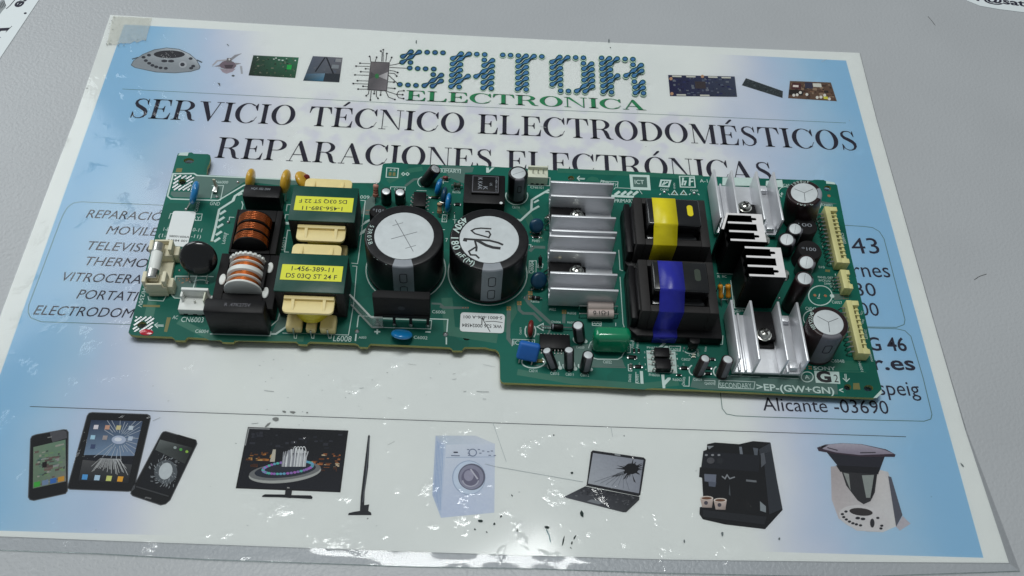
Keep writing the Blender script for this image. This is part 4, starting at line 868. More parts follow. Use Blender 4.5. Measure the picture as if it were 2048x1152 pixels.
sline([Ez(318,690),Ez(370,692),Ez(362,772),Ez(310,770)], .35, True); sline([Ez(325,745),Ez(340,720),Ez(338,755),Ez(355,725)], .28); sline([Ez(455,690),Ez(455,730)], .35); sline([Ez(435,745),Ez(480,747)], .35); sline([Ez(460,750),Ez(458,790)], .35); sline([Ez(322,860),Ez(345,862)], .35); sline([Ez(332,600),Ez(335,660)], .4); stext('7', Ez(352,1000), Ez(378,1000), 7)
scirc(Ez(1172,470), 22, 18, .45, -20, 200); stext('C6116', Ez(1120,615), Ez(1205,618), 4.8); stext('CN6101', Ez(1330,385), Ez(1480,392), 5); sline([Ez(1300,348),Ez(1550,355),Ez(1556,265),Ez(1530,262)], .4)
sline([Ez(1170,745),Ez(1215,755),Ez(1340,640),Ez(1430,590)], 1.1); sline([Ez(1340,640),Ez(1345,520),Ez(1390,490),Ez(1545,400)], 1.1); sline([Ez(1370,550),Ez(1425,520)], 1.0); sline([Ez(1390,500),Ez(1425,530)], .01); sline([Ez(1480,430),Ez(1560,435)], .9)
stext('P6455', Ez(1350,1002), Ez(1436,1006), 5); trace([Ez(1320,1110),Ez(1370,1060),Ez(1500,1065)], 1.6); sline([Ez(1310,1035),Ez(1335,1035),Ez(1335,1065)], .35)
for x, y in ((1330,890),(1390,890),(1450,885),(1340,930),(1400,935),(1455,955)): via(Ez(x,y), .3)
# arrow and hole by the connector
def arrow(zf, x, y, dx, s=12): sline([zf(x,y),zf(x+dx,y+3)], .4); sline([zf(x+s*2.2,y-s*2),zf(x,y),zf(x+s*2.2,y+s*2.4)], .45)
arrow(G, 518, 146, 85); sline([G(530,156),G(600,160)], .3); TD.poly([xy(p) for p in (G(640,140),G(680,125),G(740,140),G(770,185),G(610,180))], ZT); stext('PRIMARY', G(770,195), G(950,240), 6); sline([G(780,178),G(965,185),G(960,245)], .3)
sline([G(890,340),G(1140,350)], 1.4)
for x in (930,1000,1065,1130): sline([G(x,330),G(x+55,290)], 1.4)
sline([G(920,270),G(935,250),G(1190,262),G(1230,320)], .3); stext('PRIMARY', G(928,412), G(1150,415), 7)
sfill([G(1090,105),G(1310,112),G(1325,278),G(1105,270)]); GP.poly([xy(p) for p in (G(1125,130),G(1280,135),G(1288,248),G(1135,242))], ZS+.03)
put_text(SK, 'ICT', onb(G(1150,208)), onb(G(1252,212)), 2.6, ZS+.05, bold=.01)
sline([G(1440,168),G(1540,172),G(1520,238),G(1425,232)], .9, True); sline([G(1450,222),G(1475,185),G(1470,212),G(1500,190),G(1515,190)], .8); sline([G(1640,125),G(1800,125),G(1812,245),G(1650,242)], .6, True); sline([G(1670,225),G(1680,140)], .9); sline([G(1695,225),G(1710,180),G(1685,180)], .8); sline([G(1750,230),G(1755,145),G(1795,145)], .9); sline([G(1755,185),G(1790,180)], .8)
stext('A-1', G(1865,192), G(1950,195), 6.5); stext('C6043', G(1430,280), G(1520,282), 4); stext('C6044', G(1758,290), G(1845,293), 4); stext('BNIN', G(1595,260), G(1590,200), 3.5)
for x in (1585,1685): sline([G(x-35,325),G(x,280),G(x+35,328)], .45, True); via(G(x,310), .35)
for x in (1475,1800): sline([G(x-55,328),G(x-40,315)], .5); sline([G(x+40,315),G(x+58,330)], .5); via(G(x,305), .5)
# right side top
sfill([I(288,160),I(745,165),I(770,270),I(285,262)]); sfill([I(845,205),I(1050,190),I(1065,285),I(930,285),I(840,265)]); stext('C6046', I(1068,275), I(1200,280), 5); scirc(I(1090,350), 13, 11, .35, 120, 300); sline([I(1030,370),I(1065,372)], .4); sline([I(1047,350),I(1045,392)], .4)
TR.poly([xy(p) for p in (I(1540,460),I(1650,480),I(1760,498),I(1650,510),I(1480,500))], ZG+.01); via(I(1650,395), .9); stext('CN6052', I(1565,525), I(1700,530), 4.5); scirc(I(1400,500), 23, 17, .5, -10, 75)
sline([I(1545,840),I(1485,655),I(1510,640)], .3); sline([I(1560,1000),I(1575,1060)], .3); stext('CN6002', I(1800,870), I(1840,1010), 5); stext('010', J(1520,360), J(1595,365), 4.5); TN.poly([xy(p) for p in (J(1605,378),J(1665,382),J(1662,412),J(1600,405))], ZT)
stext('PANEL-DET', J(1510,488), J(1705,500), 4); stext('BACKLIGHT', J(1522,528), J(1715,540), 4); stext('DIMMER', J(1592,572), J(1720,580), 4); stext('GND', J(1665,608), J(1728,612), 3.6); stext('14', J(1640,305), J(1680,315), 3.6); stext('1', J(1728,455), J(1738,456), 3.6); stext('4', J(1768,650), J(1780,652), 3.6)
scirc(J(1540,712), 23.5, 19.5, .5); _q = onb(J(1690,718)); SK.poly([(_q.x+1.1*math.cos(k*.785), _q.y+1.1*math.sin(k*.785)) for k in range(8)], ZS+.022); via(J(1470,708), .8); via(J(1605,714), .8); sline([J(1520,735),J(1530,690)], .35); sline([J(1498,745),J(1535,748)], .35); stext('C6057', J(1690,812), J(1820,822), 5.5); stext('C6047', J(1352,895), J(1490,905), 6); scirc(K(1210,90), 18, 16, .45, 90, 270)
TR.poly([xy(p) for p in (J(1690,690),J(1830,690),J(1860,760),J(1720,770))], ZG+.012)
for k in range(12): via(J(1840+(k%4)*18, 705+(k//4)*24), .2)
stext('C6048', K(1412,565), K(1558,570), 6.3); stext('CN6001', K(1690,520), K(1735,665), 5); stext('SONY', K(1225,645), K(1465,650), 6.8, .025); scirc(K(1155,722), 12, 10, .45); stext('A', K(1132,744), K(1182,746), 8)
sfill([K(1228,655),K(1498,668),K(1512,798),K(1248,785)]); 
GG = MB(); put_text(GG, 'G', onb(K(1262,770)), onb(K(1420,778)), 5.0, ZS+.035, bold=.05); put_text(GG, '2', onb(K(1448,778)), onb(K(1495,782)), 3.8, ZS+.035)
sline([K(1558,690),K(1568,765)], .3); sline([K(1572,690),K(1582,765)], .3); sline([K(1538,735),K(1578,772),K(1612,738)], .4); TD.ribbon([xy(K(1230,655)), xy(K(1790,672))], .6, ZT)
stext('>EP-(GW+GN)', K(612,862), K(1450,905), 12.5, .02); stext('<', K(1503,895), K(1548,898), 11, .02); stext('SECONDARY', K(215,838), K(560,846), 10, -.004); sline([K(205,758),K(592,775),K(580,852),K(200,838)], .3, True)
for x, y in ((1132,632),(1175,610),(1195,612),(1178,632),(1198,634)): via(K(x,y), .4)
sline([K(330,708),K(650,722)], .35); sline([K(735,726),K(1065,742)], .35); stext('VCC', K(1745,60), K(1760,15), 4); stext('GND', K(1758,150), K(1770,105), 4); stext('AUDIO VCC', K(1810,315), K(1790,210), 4); stext('GND', K(1765,310), K(1775,265), 4); stext('POWER AT', K(1868,555), K(1835,430), 4)
GP.poly([xy(p) for p in (M(1080,1030),M(1120,880),M(1500,900),(1490,742),(1640,752),(1672,745),(1676,789),(1600,787),(1400,778))], ZG+.014)
# bottom middle
TR_list = [([F(720,660),F(715,980),F(770,1050)], 1.7), ([F(825,610),F(830,680),F(870,715),F(980,720),F(1060,800)], 1.4), ([F(900,560),F(930,610),F(1170,830)], 1.7), ([F(1300,700),F(1295,820)], 1.4), ([H(480,830),H(1490,850)], .7), ([H(640,480),H(680,380)], .8)]
for p_, w_ in TR_list: trace(p_, w_)
GP.poly([xy(p) for p in (H(930,610),H(1120,590),H(1110,745),H(1450,760),H(1480,840),H(650,830),H(720,700))], ZG+.016)
TR.poly([xy(p) for p in (F(870,560),F(930,500),F(960,560),F(930,610))], ZT+.006); sline([F(850,545),F(885,540)], .01)
for cx_, cy_ in ((720,665),(830,610),(1300,700),(945,505),(945,555)):
    TN.poly([xy(p) for p in (F(cx_-24,cy_-22),F(cx_+24,cy_-22),F(cx_+24,cy_+22),F(cx_-24,cy_+22))], ZT+.012)
    for a in (-14,14):
        for b_ in (-12,12): via(F(cx_+a,cy_+b_), .3)
stext('R6056', F(950,602), F(1040,606), 4.5); stext('A002', F(1142,685), F(1213,690), 5); stext('R6058', F(1335,725), F(1425,730), 4.5); stext('D6006', F(1170,815), F(1265,820), 4); stext('R6059', F(1335,822), F(1420,824), 4); stext('IC6001', F(770,1045), F(970,1050), 8.5); sline([F(755,1060),F(762,988),F(992,995),F(985,1050)], .3); stext('C6019', F(852,938), F(856,865), 4)
sline([F(905,850),F(892,880),F(892,930),F(910,966)], .55); sline([F(990,850),F(1002,890),F(998,935),F(982,966)], .55); sline([F(1080,822),F(1015,858),F(1078,895)], .5, True); stext('R6105', F(1080,880), F(1160,882), 3.5); stext('24', F(1012,945), F(1040,945), 4)
sline([F(1595,805),F(1690,808),F(1685,848),F(1595,842)], .35, True); sline([F(1605,828),F(1620,818),F(1635,832),F(1650,818),F(1668,832),F(1680,822)], .3); sline([F(1840,815),F(1840,850)], .35); stext('C6022', H(1242,805), H(1335,808), 6); stext('C6020', H(945,640), H(1035,643), 4.5); scirc(H(475,790), 23, 12, .6, -40, 200)
stext('C6014', H(428,900), H(520,904), 5.6); stext('C6016', H(662,930), H(758,934), 5.6); stext('C6011', H(830,940), H(918,944), 5.6); stext('C6012', H(992,948), H(1085,952), 5.6)
for x, y in ((690,830),(860,830),(1030,830),(975,540)):
    scirc(H(x,y), 11, 8.5, .5, 90, 200)
for x, y in ((770,855),(935,865),(1105,872),(1048,565),):
    q = onb(H(x,y)); SK.poly([(q.x+.95*math.cos(k*.785), q.y+.95*math.sin(k*.785)) for k in range(8)], ZS+.018); sline([H(x-15,y-70),H(x-2,y-20)], .5)
sline([H(1080,640),H(1100,580),H(1120,560)], .35); sline([H(1130,745),H(1180,760),H(1400,762),H(1440,740),H(1475,680)], .45); stext('R6029', H(1570,640), H(1585,565), 4); stext('R6031', H(1625,640), H(1635,565), 4); stext('D6002', H(1545,1010), H(1550,925), 5); stext('Q6001', H(1625,1020), H(1632,930), 5); sline([H(1600,900),H(1600,1020),H(1640,1025)], .3); sline([H(1660,890),H(1668,1030)], 1.3)
sline([H(1515,820),H(1560,822),H(1555,890),H(1520,888)], .35, True); sline([H(1530,600),H(1545,600),H(1540,690),H(1500,690)], .3)
sfill([M(405,468),M(850,488),M(878,822),M(428,800)]); stext('PH6001', M(415,442), M(600,448), 4.6); stext('PH6000', M(445,862), M(610,868), 5.2); sfill([M(595,415),M(690,318),M(750,322),M(650,415)]); sfill([M(665,425),M(700,395),M(735,400),M(740,425)]); sfill([M(632,840),M(680,838),M(685,930),M(735,885),M(775,885),M(780,910),M(695,1000),M(695,1050),M(655,1050)])
for x, y, s in ((380,510,'3'),(378,590,'4'),(388,695,'3'),(398,775,'4'),(872,535,'2'),(880,610,'1'),(890,720,'2')): stext(s, M(x-9,y), M(x+9,y), 3.4)
stext('IC6091', M(765,468), M(915,474), 5); sline([M(755,402),M(930,405),M(925,478),M(752,472)], .3, True); stext('C6027', M(945,622), M(1085,628), 4.8); stext('R6062', M(812,935), M(950,940), 5); stext('C6024', M(1128,932), M(1262,938), 5); stext('Q6005', M(985,1010), M(1005,880), 5); sline([M(972,1015),M(1060,1018),M(1065,870)], .35); stext('Q6009', M(1300,992), M(1445,998), 5); sline([M(1290,930),M(1458,935),M(1455,1002)], .3); scirc(M(1082,455), 13, 8, .5, 30, 150); stext('K', M(965,490), M(985,490), 3.4); stext('A', M(1055,555), M(1078,556), 3.6); stext('C', M(965,695), M(990,697), 4); stext('C', M(290,690), M(312,690), 4); stext('C6071', M(1215,560), M(1205,450), 4); stext('R6044', M(1325,490), M(1335,415), 4); sline([M(935,720),M(930,770)], .3)
for x, y, in ((1090,770),(1465,790)): scirc(M(x+40,y), 9, 10, .55, 100, 250)
for x, y in ((1270,835),(1635,850)): q = onb(M(x,y)); SK.poly([(q.x+.85*math.cos(k*.785), q.y+.85*math.sin(k*.785)) for k in range(8)], ZS+.019)
sline([L(100,0),L(115,230),L(150,240)], .35); sline([L(115,310),L(150,850),L(180,940)], .35); sline([L(230,1048),L(790,1062),L(1295,1088),L(1300,985)], .35); sline([L(1230,270),L(1420,280)], .4); sline([L(1300,560),L(1310,420),L(1330,420)], .3); sline([L(1285,650),L(1285,570),L(1350,572),L(1355,610)], .3); sline([L(1390,350),L(1420,620)], .35); stext('R', L(1240,320), L(1268,322), 5); stext('RC', L(1295,318), L(1345,322), 5); sline([J(430,560),J(440,870),J(600,880)], .4); stext('D6016', J(430,935), J(560,915), 5.5); sline([F(1028,215),F(1030,195),F(1078,200),F(1072,240),F(1025,235)], .35, True); stext('Q6004', F(975,300), F(985,170), 8); sline([F(930,300),F(935,165),F(1008,165),F(1005,290)], .25)
stext('C6006', D(1645,662), D(1783,668), .01) if False else None
# copper layout hinted under the mask: broad darker tracks
for pts, w_ in (([A(560,900),A(480,1100),B(250,800)], 4), ([B(560,850),B(900,1020),D(300,930)], 3), ([D(1800,500),F(100,900),F(600,980)], 5), ([F(660,300),F(760,700),F(650,900)], 4), ([G(300,60),G(1000,90),G(1900,140)], 3), ([Ez(1100,500),Ez(1300,700),Ez(1450,1000)], 4), ([H(300,900),H(900,1000),H(1700,1060)], 3), ([M(300,1020),M(900,960)], 3), ([K(1700,600),K(1300,600)], 5), ([Cz(1300,250),Cz(1560,120),Cz(1700,100)], 3)):
    TD.ribbon([xy(p) for p in pts], w_, ZG+.001+random.random()*.003)
def layer(name, mb, mt, label, split=True, kind=None):
    for i, v in enumerate(mb.v): mb.v[i] = (v[0]-BORG.x, v[1]-BORG.y, v[2])
    if not split:
        o = link(name, mb.mesh(name, MT[mt], smooth=0), SUB); o['label'] = label
        if kind: o['kind'] = kind
        return
    for v0, v1, f0, f1 in mb.pieces:
        p_ = MB(); p_.v = mb.v[v0:v1]; p_.c = mb.c[v0:v1]; p_.f = [tuple(i-v0 for i in f) for f in mb.f[f0:f1]]
        link(name, p_.mesh(name, MT[mt], smooth=0), SUB)
layer('ground_plane', GP, 'traceplane', 'greyish copper areas under the green mask'); layer('copper_track', TR, 'trace', 'grey tracks running over the green board'); layer('copper_track', TD, 'tracedark', 'dark green tracks'); layer('bare_patch', TN, 'tan', 'bare yellowish laminate patches'); layer('plated_hole', PD, 'pad', 'tiny plated holes', False, 'stuff'); layer('silkscreen', SK, 'silk', 'white printed lettering and outlines on the green board', False); layer('silkscreen', GG, 'ink', 'dark letter G and figure 2 on a white square', False)
# mounting pads with diagonal tinned bars
for quad, hole, lab in (([A(570,345),A(812,350),A(745,530),A(535,525)], A(660,425), 'tinned corner pad with diagonal bars near the blue disc'), ([B(110,800),B(312,800),B(285,965),B(70,965)], B(178,890), 'tinned corner pad with diagonal bars near the red paint')):
    mb = MB(); n_ = 4; hc = onb(hole)
    for k in range(-n_, n_):
        c0, c1 = 1+(k+.15)/n_, 1+(k+.70)/n_                 # bar: c0 < u+v < c1
        for g in range(40):                                  # cut into short lengths so that the hole stays open
            d0, d1 = -1+g/20, -1+(g+1)/20                    # u-v
            cell = [((c+d)/2, (c-d)/2) for c, d in ((c0,d0),(c1,d0),(c1,d1),(c0,d1))]
            if any(not (-.02 <= u <= 1.02 and -.02 <= v <= 1.02) for u, v in cell): continue
            q4 = [xy(bl(quad, u, v)) for u, v in cell]
            if math.hypot(sum(p[0] for p in q4)/4-hc.x, sum(p[1] for p in q4)/4-hc.y) < 2.1: continue
            mb.prism(q4, ZB, ZB+.16)
    bpart('mounting_pad', mb, 'solder', label=lab, smooth=0)
rb = MB(); q = onb(B(225,968)); rb.lathe([(2.6,0),(2.4,.3),(1.4,.55),(0,.62)], 14, Matrix.Translation(q) @ Matrix.Diagonal((1.15,.62,1,1)))
bpart('paint_blob', rb, 'redpaint', label='dab of shiny red paint on the corner of the board')

# ================================================================== components
def lean(base, top, Lh):
    """base pixel on the board, top-centre pixel of a cylinder Lh long -> (base point, axis vector)"""
    b0 = onb(base); best = None
    for k in range(1, 400):
        h = k*0.1; v = onb(top, h)-b0
        e = abs(v.length-Lh)
        if best is None or e < best[0]: best = (e, v)
    return b0, best[1]
def elcap(base, top, r, Lh, label=None, sleeve='sleeve', can='can', stripe=None, swid=50, stripemat='stripe', vent='+', name='electrolytic_capacitor', upright=False, twist=0):
    b0, v = lean(base, top, Lh)
    if upright: v = Vector((0,0,Lh))
    Lh = v.length if not upright else Lh
    rot = align(v).to_euler()
    seg = 40 if r > 6 else 24
    z0 = .25; rd = min(.9, r*.22)
    prof = [(r*.96,z0),(r,z0+.25),(r,z0+1.0),(r*.965,z0+1.5),(r,z0+2.0),(r,Lh-rd)]+[(r-rd+rd*math.cos(a*math.pi/8), Lh-rd+rd*math.sin(a*math.pi/8)) for a in range(1,5)]+[(r*.765,Lh),(r*.75,Lh-.25),(0,Lh-.25)]
    o = bpart(name, MB().lathe(prof, seg), sleeve, b0, label, rot=rot)
    sub('can_top', MB().lathe([(r*.755,Lh-.4),(r*.745,Lh-.12),(r*.70,Lh-.06),(0,Lh-.06)], seg), can, o)
    g = MB(); R = r*.6; zt = Lh-.045; wv = max(.09, r*.022)
    ang0 = math.radians(25+twist)
    if vent == '+': arms = [ang0+k*math.pi/2 for k in range(4)]
    elif vent == 'Y': arms = [ang0+k*2*math.pi/3 for k in range(3)]
    elif vent == 'I': arms = [ang0, ang0+math.pi]
    else: arms = []
    for a in arms: g.ribbon([(0,0),(R*math.cos(a), R*math.sin(a))], wv*1.6, zt+.002*a)
    if vent == '++':
        for a, LL in ((math.radians(-62), 1.0), (math.radians(118), 1.0), (math.radians(22), .62), (math.radians(202), .62)): g.ribbon([(0,0),(r*.56*LL*math.cos(a), r*.56*LL*math.sin(a))], .3, zt+.001*abs(a))
        for s_ in (-1, 1):
            c_ = (s_*r*.40*math.cos(math.radians(118)), s_*r*.40*math.sin(math.radians(118)))
            g.ribbon([(c_[0]-r*.14*math.cos(.4), c_[1]-r*.14*math.sin(.4)), (c_[0]+r*.14*math.cos(.4), c_[1]+r*.14*math.sin(.4))], .25, zt+.006)
    if g.v: sub('vent_groove', g, 'groove', o, smooth=0)
    if stripe is not None:
        m_ = MB(); rr = r+.06; n_ = 10; vs = []
        loc_a = rot.to_matrix().inverted() @ Vector((math.cos(math.radians(stripe)), math.sin(math.radians(stripe)), 0)); a_c = math.degrees(math.atan2(loc_a.y, loc_a.x))
        zs = [(rr*.965+.0,z0+1.5),(rr,z0+2.1),(rr,Lh-rd)]+[(r-rd+(rd+.06)*math.cos(a*math.pi/8), Lh-rd+(rd+.06)*math.sin(a*math.pi/8)) for a in range(1,5)]+[(r*.77,Lh+.05)]
        for rad, z in zs:
            for k in range(n_+1):
                a = math.radians(a_c-swid/2+swid*k/n_); vs.append((rad*math.cos(a), rad*math.sin(a), z))
        m_.add(vs, [(j*(n_+1)+k, j*(n_+1)+k+1, (j+1)*(n_+1)+k+1, (j+1)*(n_+1)+k) for j in range(len(zs)-1) for k in range(n_)])
        st = sub('polarity_stripe', m_, stripemat, o)
        if r > 4.5:
            mk = MB(); rr2 = rr+.05
            for zc in ([Lh*.3, Lh*.68] if r > 9 else [Lh*.62]):
                hh_, ww = Lh*.13, swid*.17; vs = []
                ptsq = []
                for k in range(17):
                    t_ = 2*math.pi*k/16; ptsq.append((a_c+ww*max(-1,min(1,1.35*math.cos(t_))), zc+hh_*max(-1,min(1,1.2*math.sin(t_)))))
                pts3 = [(rr2*math.cos(math.radians(a)), rr2*math.sin(math.radians(a)), z) for a, z in ptsq]; mk.tube(pts3, .16, 5)
            sub('minus_mark', mk, 'ink', o)
    for s_ in (-1, 1):
        if r < 4: sub('lead', MB().tube([(s_*r*.45,0,1.0),(s_*r*.45,0,-.6 if not upright else 0)], .3, 6), 'tin', o)
    return o, b0, Lh
def arc_text(parent, s, R, a0, a1, size, z, mt='silk', out=False, bold=.0):
    """letters around a can's rim, from angle a0 to a1"""
    m_ = MB(); n_ = len(s)
    for k, ch in enumerate(s):
        if ch == ' ': continue
        vs, fs, x0, x1 = text_polys(ch, bold); a = math.radians(a0+(a1-a0)*(k+.5)/n_); sc_ = size/.7
        ccw = a1 > a0
        ux = Vector((-math.sin(a), math.cos(a)))*(1 if ccw else -1); uy = Vector((-ux.y, ux.x)); c_ = Vector((R*math.cos(a), R*math.sin(a)))-uy*size*.5
        m_.add([tuple(c_+ux*((x-(x0+x1)/2)*sc_)+uy*(y*sc_))+(z,) for x, y in vs], fs)
    return sub('printed_marking', m_, mt, parent, smooth=0)

# --- two big reservoir capacitors
o, b0, Lh = elcap(Cz(1480,1040), Cz(1480,860), 17.3, 25, 'large black capacitor with plain silver top, behind the bridge rectifier', stripe=-88, swid=30, can='canwhite', vent='++', upright=True)
o.location = (Vector((-35.9,-18.8,ZB))-BORG)*MM
arc_text(o, '53R05B', 15.0, 160, 203, 1.9, 25.03); arc_text(o, '85°C', 16.2, 222, 250, 1.9, 24.65)
scirc_c = []
o2, b0, Lh = elcap(Cz(1480,1040), Cz(1480,860), 17.4, 25.2, 'large black capacitor with scribbled silver top, 450 volt lettering on its rim', stripe=-84, swid=30, can='canwhite', vent=None, upright=True)
o2.location = (Vector((1.3,-19.0,ZB))-BORG)*MM
arc_text(o2, '450V', 15.1, 134, 168, 3.2, 25.24, bold=.02); arc_text(o2, '180', 15.1, 176, 206, 3.2, 25.24, bold=.02); arc_text(o2, 'µF(M)', 15.1, 211, 248, 2.5, 25.24, bold=.01)
sc = MB(); cc = Vector((1.3,-19.0))
for pts, wd in ((((880,850),(760,842),(690,850),(650,870),(690,905),(760,925),(850,950),(870,915),(850,880),(810,880)), .75), (((560,965),(700,975),(860,985),(960,1010),(1015,1035)), 1.0), (((700,975),(820,1040),(900,1065),(985,1075)), 1.4), (((690,985),(710,1060),(705,1110)), .9), (((700,1060),(620,1110),(640,1150),(700,1152),(740,1190)), .8), (((555,975),(600,985)), 1.4)):
    q = [onb(Ez(*p), 25.2) for p in pts]; sc.ribbon([(p.x-cc.x, p.y-cc.y) for p in q], wd, 25.19+len(sc.v)*.0004)
sub('pen_scribble', sc, 'ink', o2, smooth=0)
gv = MB(); 
for p_, q_ in (((858,760),(850,1080)), ((690,960),(1010,975))):
    a_, b_ = onb(Ez(*p_), 25.2), onb(Ez(*q_), 25.2); gv.ribbon([(a_.x-cc.x, a_.y-cc.y), (b_.x-cc.x, b_.y-cc.y)], .3, 25.18)
sub('vent_groove', gv, 'can', o2, smooth=0)
for c_ in ((-35.9,-18.8),(1.5,-19.0)):
    ring = MB().ribbon([(c_[0]+18.1*math.cos(k*math.pi/36)-BORG.x, c_[1]+18.1*math.sin(k*math.pi/36)-BORG.y) for k in range(72)], .5, ZS+.01, closed=True); link('silkscreen', ring.mesh('silkscreen_ring', MT['silk'], smooth=0), SUB)

# --- other electrolytic capacitors
elcap(Ez(112,325), Ez(238,158), 2.9, 12, 'small black capacitor leaning toward the board edge', vent='+')
elcap(Cz(1285,490), Cz(1280,358), 2.5, 8.6, 'small upright black capacitor beside the pink resistor', vent=None)
elcap(Cz(1448,490), Cz(1440,368), 2.6, 8.4, 'small upright black capacitor beside the eight-pin chip', vent=None)
elcap(Ez(1172,480), Ez(1190,205), 4.7, 17.3, 'medium black capacitor beside the ivory three-pin connector', stripe=-80, swid=60, stripemat='stripedark', vent='I', can='canwhite')
oA, b0, Lc = elcap(I(1262,700), I(1335,355), 8.2, 20, 'large brown capacitor at the board corner by the long cream connector', sleeve='brownsleeve', stripe=-8, swid=50, vent='Y', can='canwhite')
arc_text(oA, '1000µF', 7.1, 138, 60, 1.5, Lc+.03); arc_text(oA, '105°C', 7.4, 232, 292, 1.5, Lc-.0)
oB, b0, Lc = elcap(K(1232,425), K(1385,130), 8.6, 21.5, 'large brown capacitor beside the printed maker name', sleeve='brownsleeve', stripe=-88, swid=62, stripemat='stripedark', vent='Y', can='canwhite')
arc_text(oB, '105°C(2)40', 7.7, 212, 140, 1.6, Lc+.02)
for bs, tp_, r_c, Lc_, lb, sl in ((I(1150,975), I(1220,815), 3.7, 12.0, 'small capacitor leaning on the marked round inductor by the brown capacitor', 'sleeve'), (I(1080,1095), I(1112,950), 4.0, 11, 'small capacitor standing beside the black comb heat sink', 'sleeve'),
                            (J(1310,415), J(1365,285), 4.1, 12, 'small capacitor in front of the second round inductor', 'brownsleeve'), (J(1150,860), J(1340,490), 4.1, 24, 'tall brown capacitor leaning over the empty capacitor outline', 'brownsleeve'),
                            (H(985,545), H(965,385), 2.6, 11.5, 'small capacitor behind the controller chip, beside the diode', 'sleeve'), (H(700,855), H(622,662), 2.1, 11.5, 'small capacitor leaning against the controller chip near the blue film capacitor', 'sleeve'),
                            (H(868,858), H(866,655), 2.2, 11.5, 'middle small capacitor of the row before the controller chip', 'sleeve'), (H(1040,875), H(1078,710), 2.5, 11, 'small capacitor of the row beside the green film capacitor', 'sleeve'),
                            (M(1190,825), M(1312,588), 2.3, 11.5, 'small capacitor leaning beside the two optocouplers', 'brownsleeve'), (M(1555,850), M(1658,602), 2.6, 11.5, 'small capacitor leaning beside the silver heat sink', 'brownsleeve')):
    elcap(bs, tp_, r_c, Lc_, lb, sleeve=sl, can='canwhite', stripe=(-80 if r_c < 3 else -30), swid=60, stripemat='stripedark', vent=('I' if r_c > 3 else None), twist=50)

# --- boxes
def boxpart(name, x0, x1, y0, y1, h0, h1, mt, label=None, bevel=.4, parent=None):
    cx_, cy_ = (x0+x1)/2, (y0+y1)/2
    m_ = MB().box(x0-cx_, x1-cx_, y0-cy_, y1-cy_, h0, h1)
    return bpart(name, m_, mt, (cx_, cy_, ZB), label, bevel), (cx_, cy_)
def print_on(parent, c, s, p0, p1, hg, h, mt='groove', bold=0):
    m_ = MB(); a, b_ = onb(p0, h), onb(p1, h); put_text(m_, s, (a.x-c[0], a.y-c[1]), (b_.x-c[0], b_.y-c[1]), hg, h+.06, bold=bold); return sub('printed_marking', m_, mt, parent, smooth=0)
o, c = boxpart('film_capacitor', -117.3, -91.9, -57.4, -50.2, .1, 17.6, 'black', 'large black box capacitor beside the white mains connector', 1.1)
print_on(o, c, 'R .47K275V', B(1040,692), B(1310,700), 1.6, 17.6, 'stripedark')
m_ = MB(); 
for k, (s_, z_, w_) in enumerate((('SH WE 40/085', 11, 11), ('X2 250V', 8.6, 7), ('0.47uF', 6.4, 6))):
    vs, fs, x0, x1 = text_polys(s_); m_.add([(-2+(x-x0)/(x1-x0)*w_, -3.67, z_+y*2.0) for x, y in vs], fs)
sub('moulded_marking', m_, 'ferrite', o, smooth=0)
o, c = boxpart('film_capacitor', -113.2, -96.0, 10.8, 18.4, .1, 11.2, 'black', 'black box capacitor between the two yellow discs', .9)
print_on(o, c, 'HQX .022 250V', A(1452,512), A(1675,522), 1.2, 11.2, 'stripe')
o, c = boxpart('coil_housing', -11.0, 8.3, 9.4, 27.2, .1, 15.2, 'black', 'square black coil block with a framed marking beside the medium capacitor', .6)
m_ = MB().box(-6.2, 7.0, -3.7, 7.2, 15.2, 16.4); tt = sub('raised_top', m_, 'black', o, .35)
fr = MB().ribbon([(-5.6,-3.0),(6.4,-3.0),(6.4,6.6),(-5.6,6.6)], .28, 16.46, closed=True); sub('printed_frame', fr, 'stripedark', o, smooth=0)
m_ = MB(); put_text(m_, 'K KAK', (-3.1,5.6), (-3.1,-1.6), 2.0, 16.47); put_text(m_, 'K', (-.6,.3), (-.6,-1.6), 2.0, 16.472); put_text(m_, '1-439-121-11', (5.0,5.9), (5.0,-2.3), .9, 16.47); put_text(m_, 'US', (2.4,2.6), (2.4,1.0), 1.1, 16.47); sub('printed_marking', m_, 'stripe', o, smooth=0)
q = onb(Ez(992,552), 15.25); m_ = MB().lathe([(.75,0),(.7,.1),(0,.12)], 12, Matrix.Translation((q.x-c[0], q.y-c[1], 15.2))); sub('pin_one_dot', m_, 'labelwhite', o)

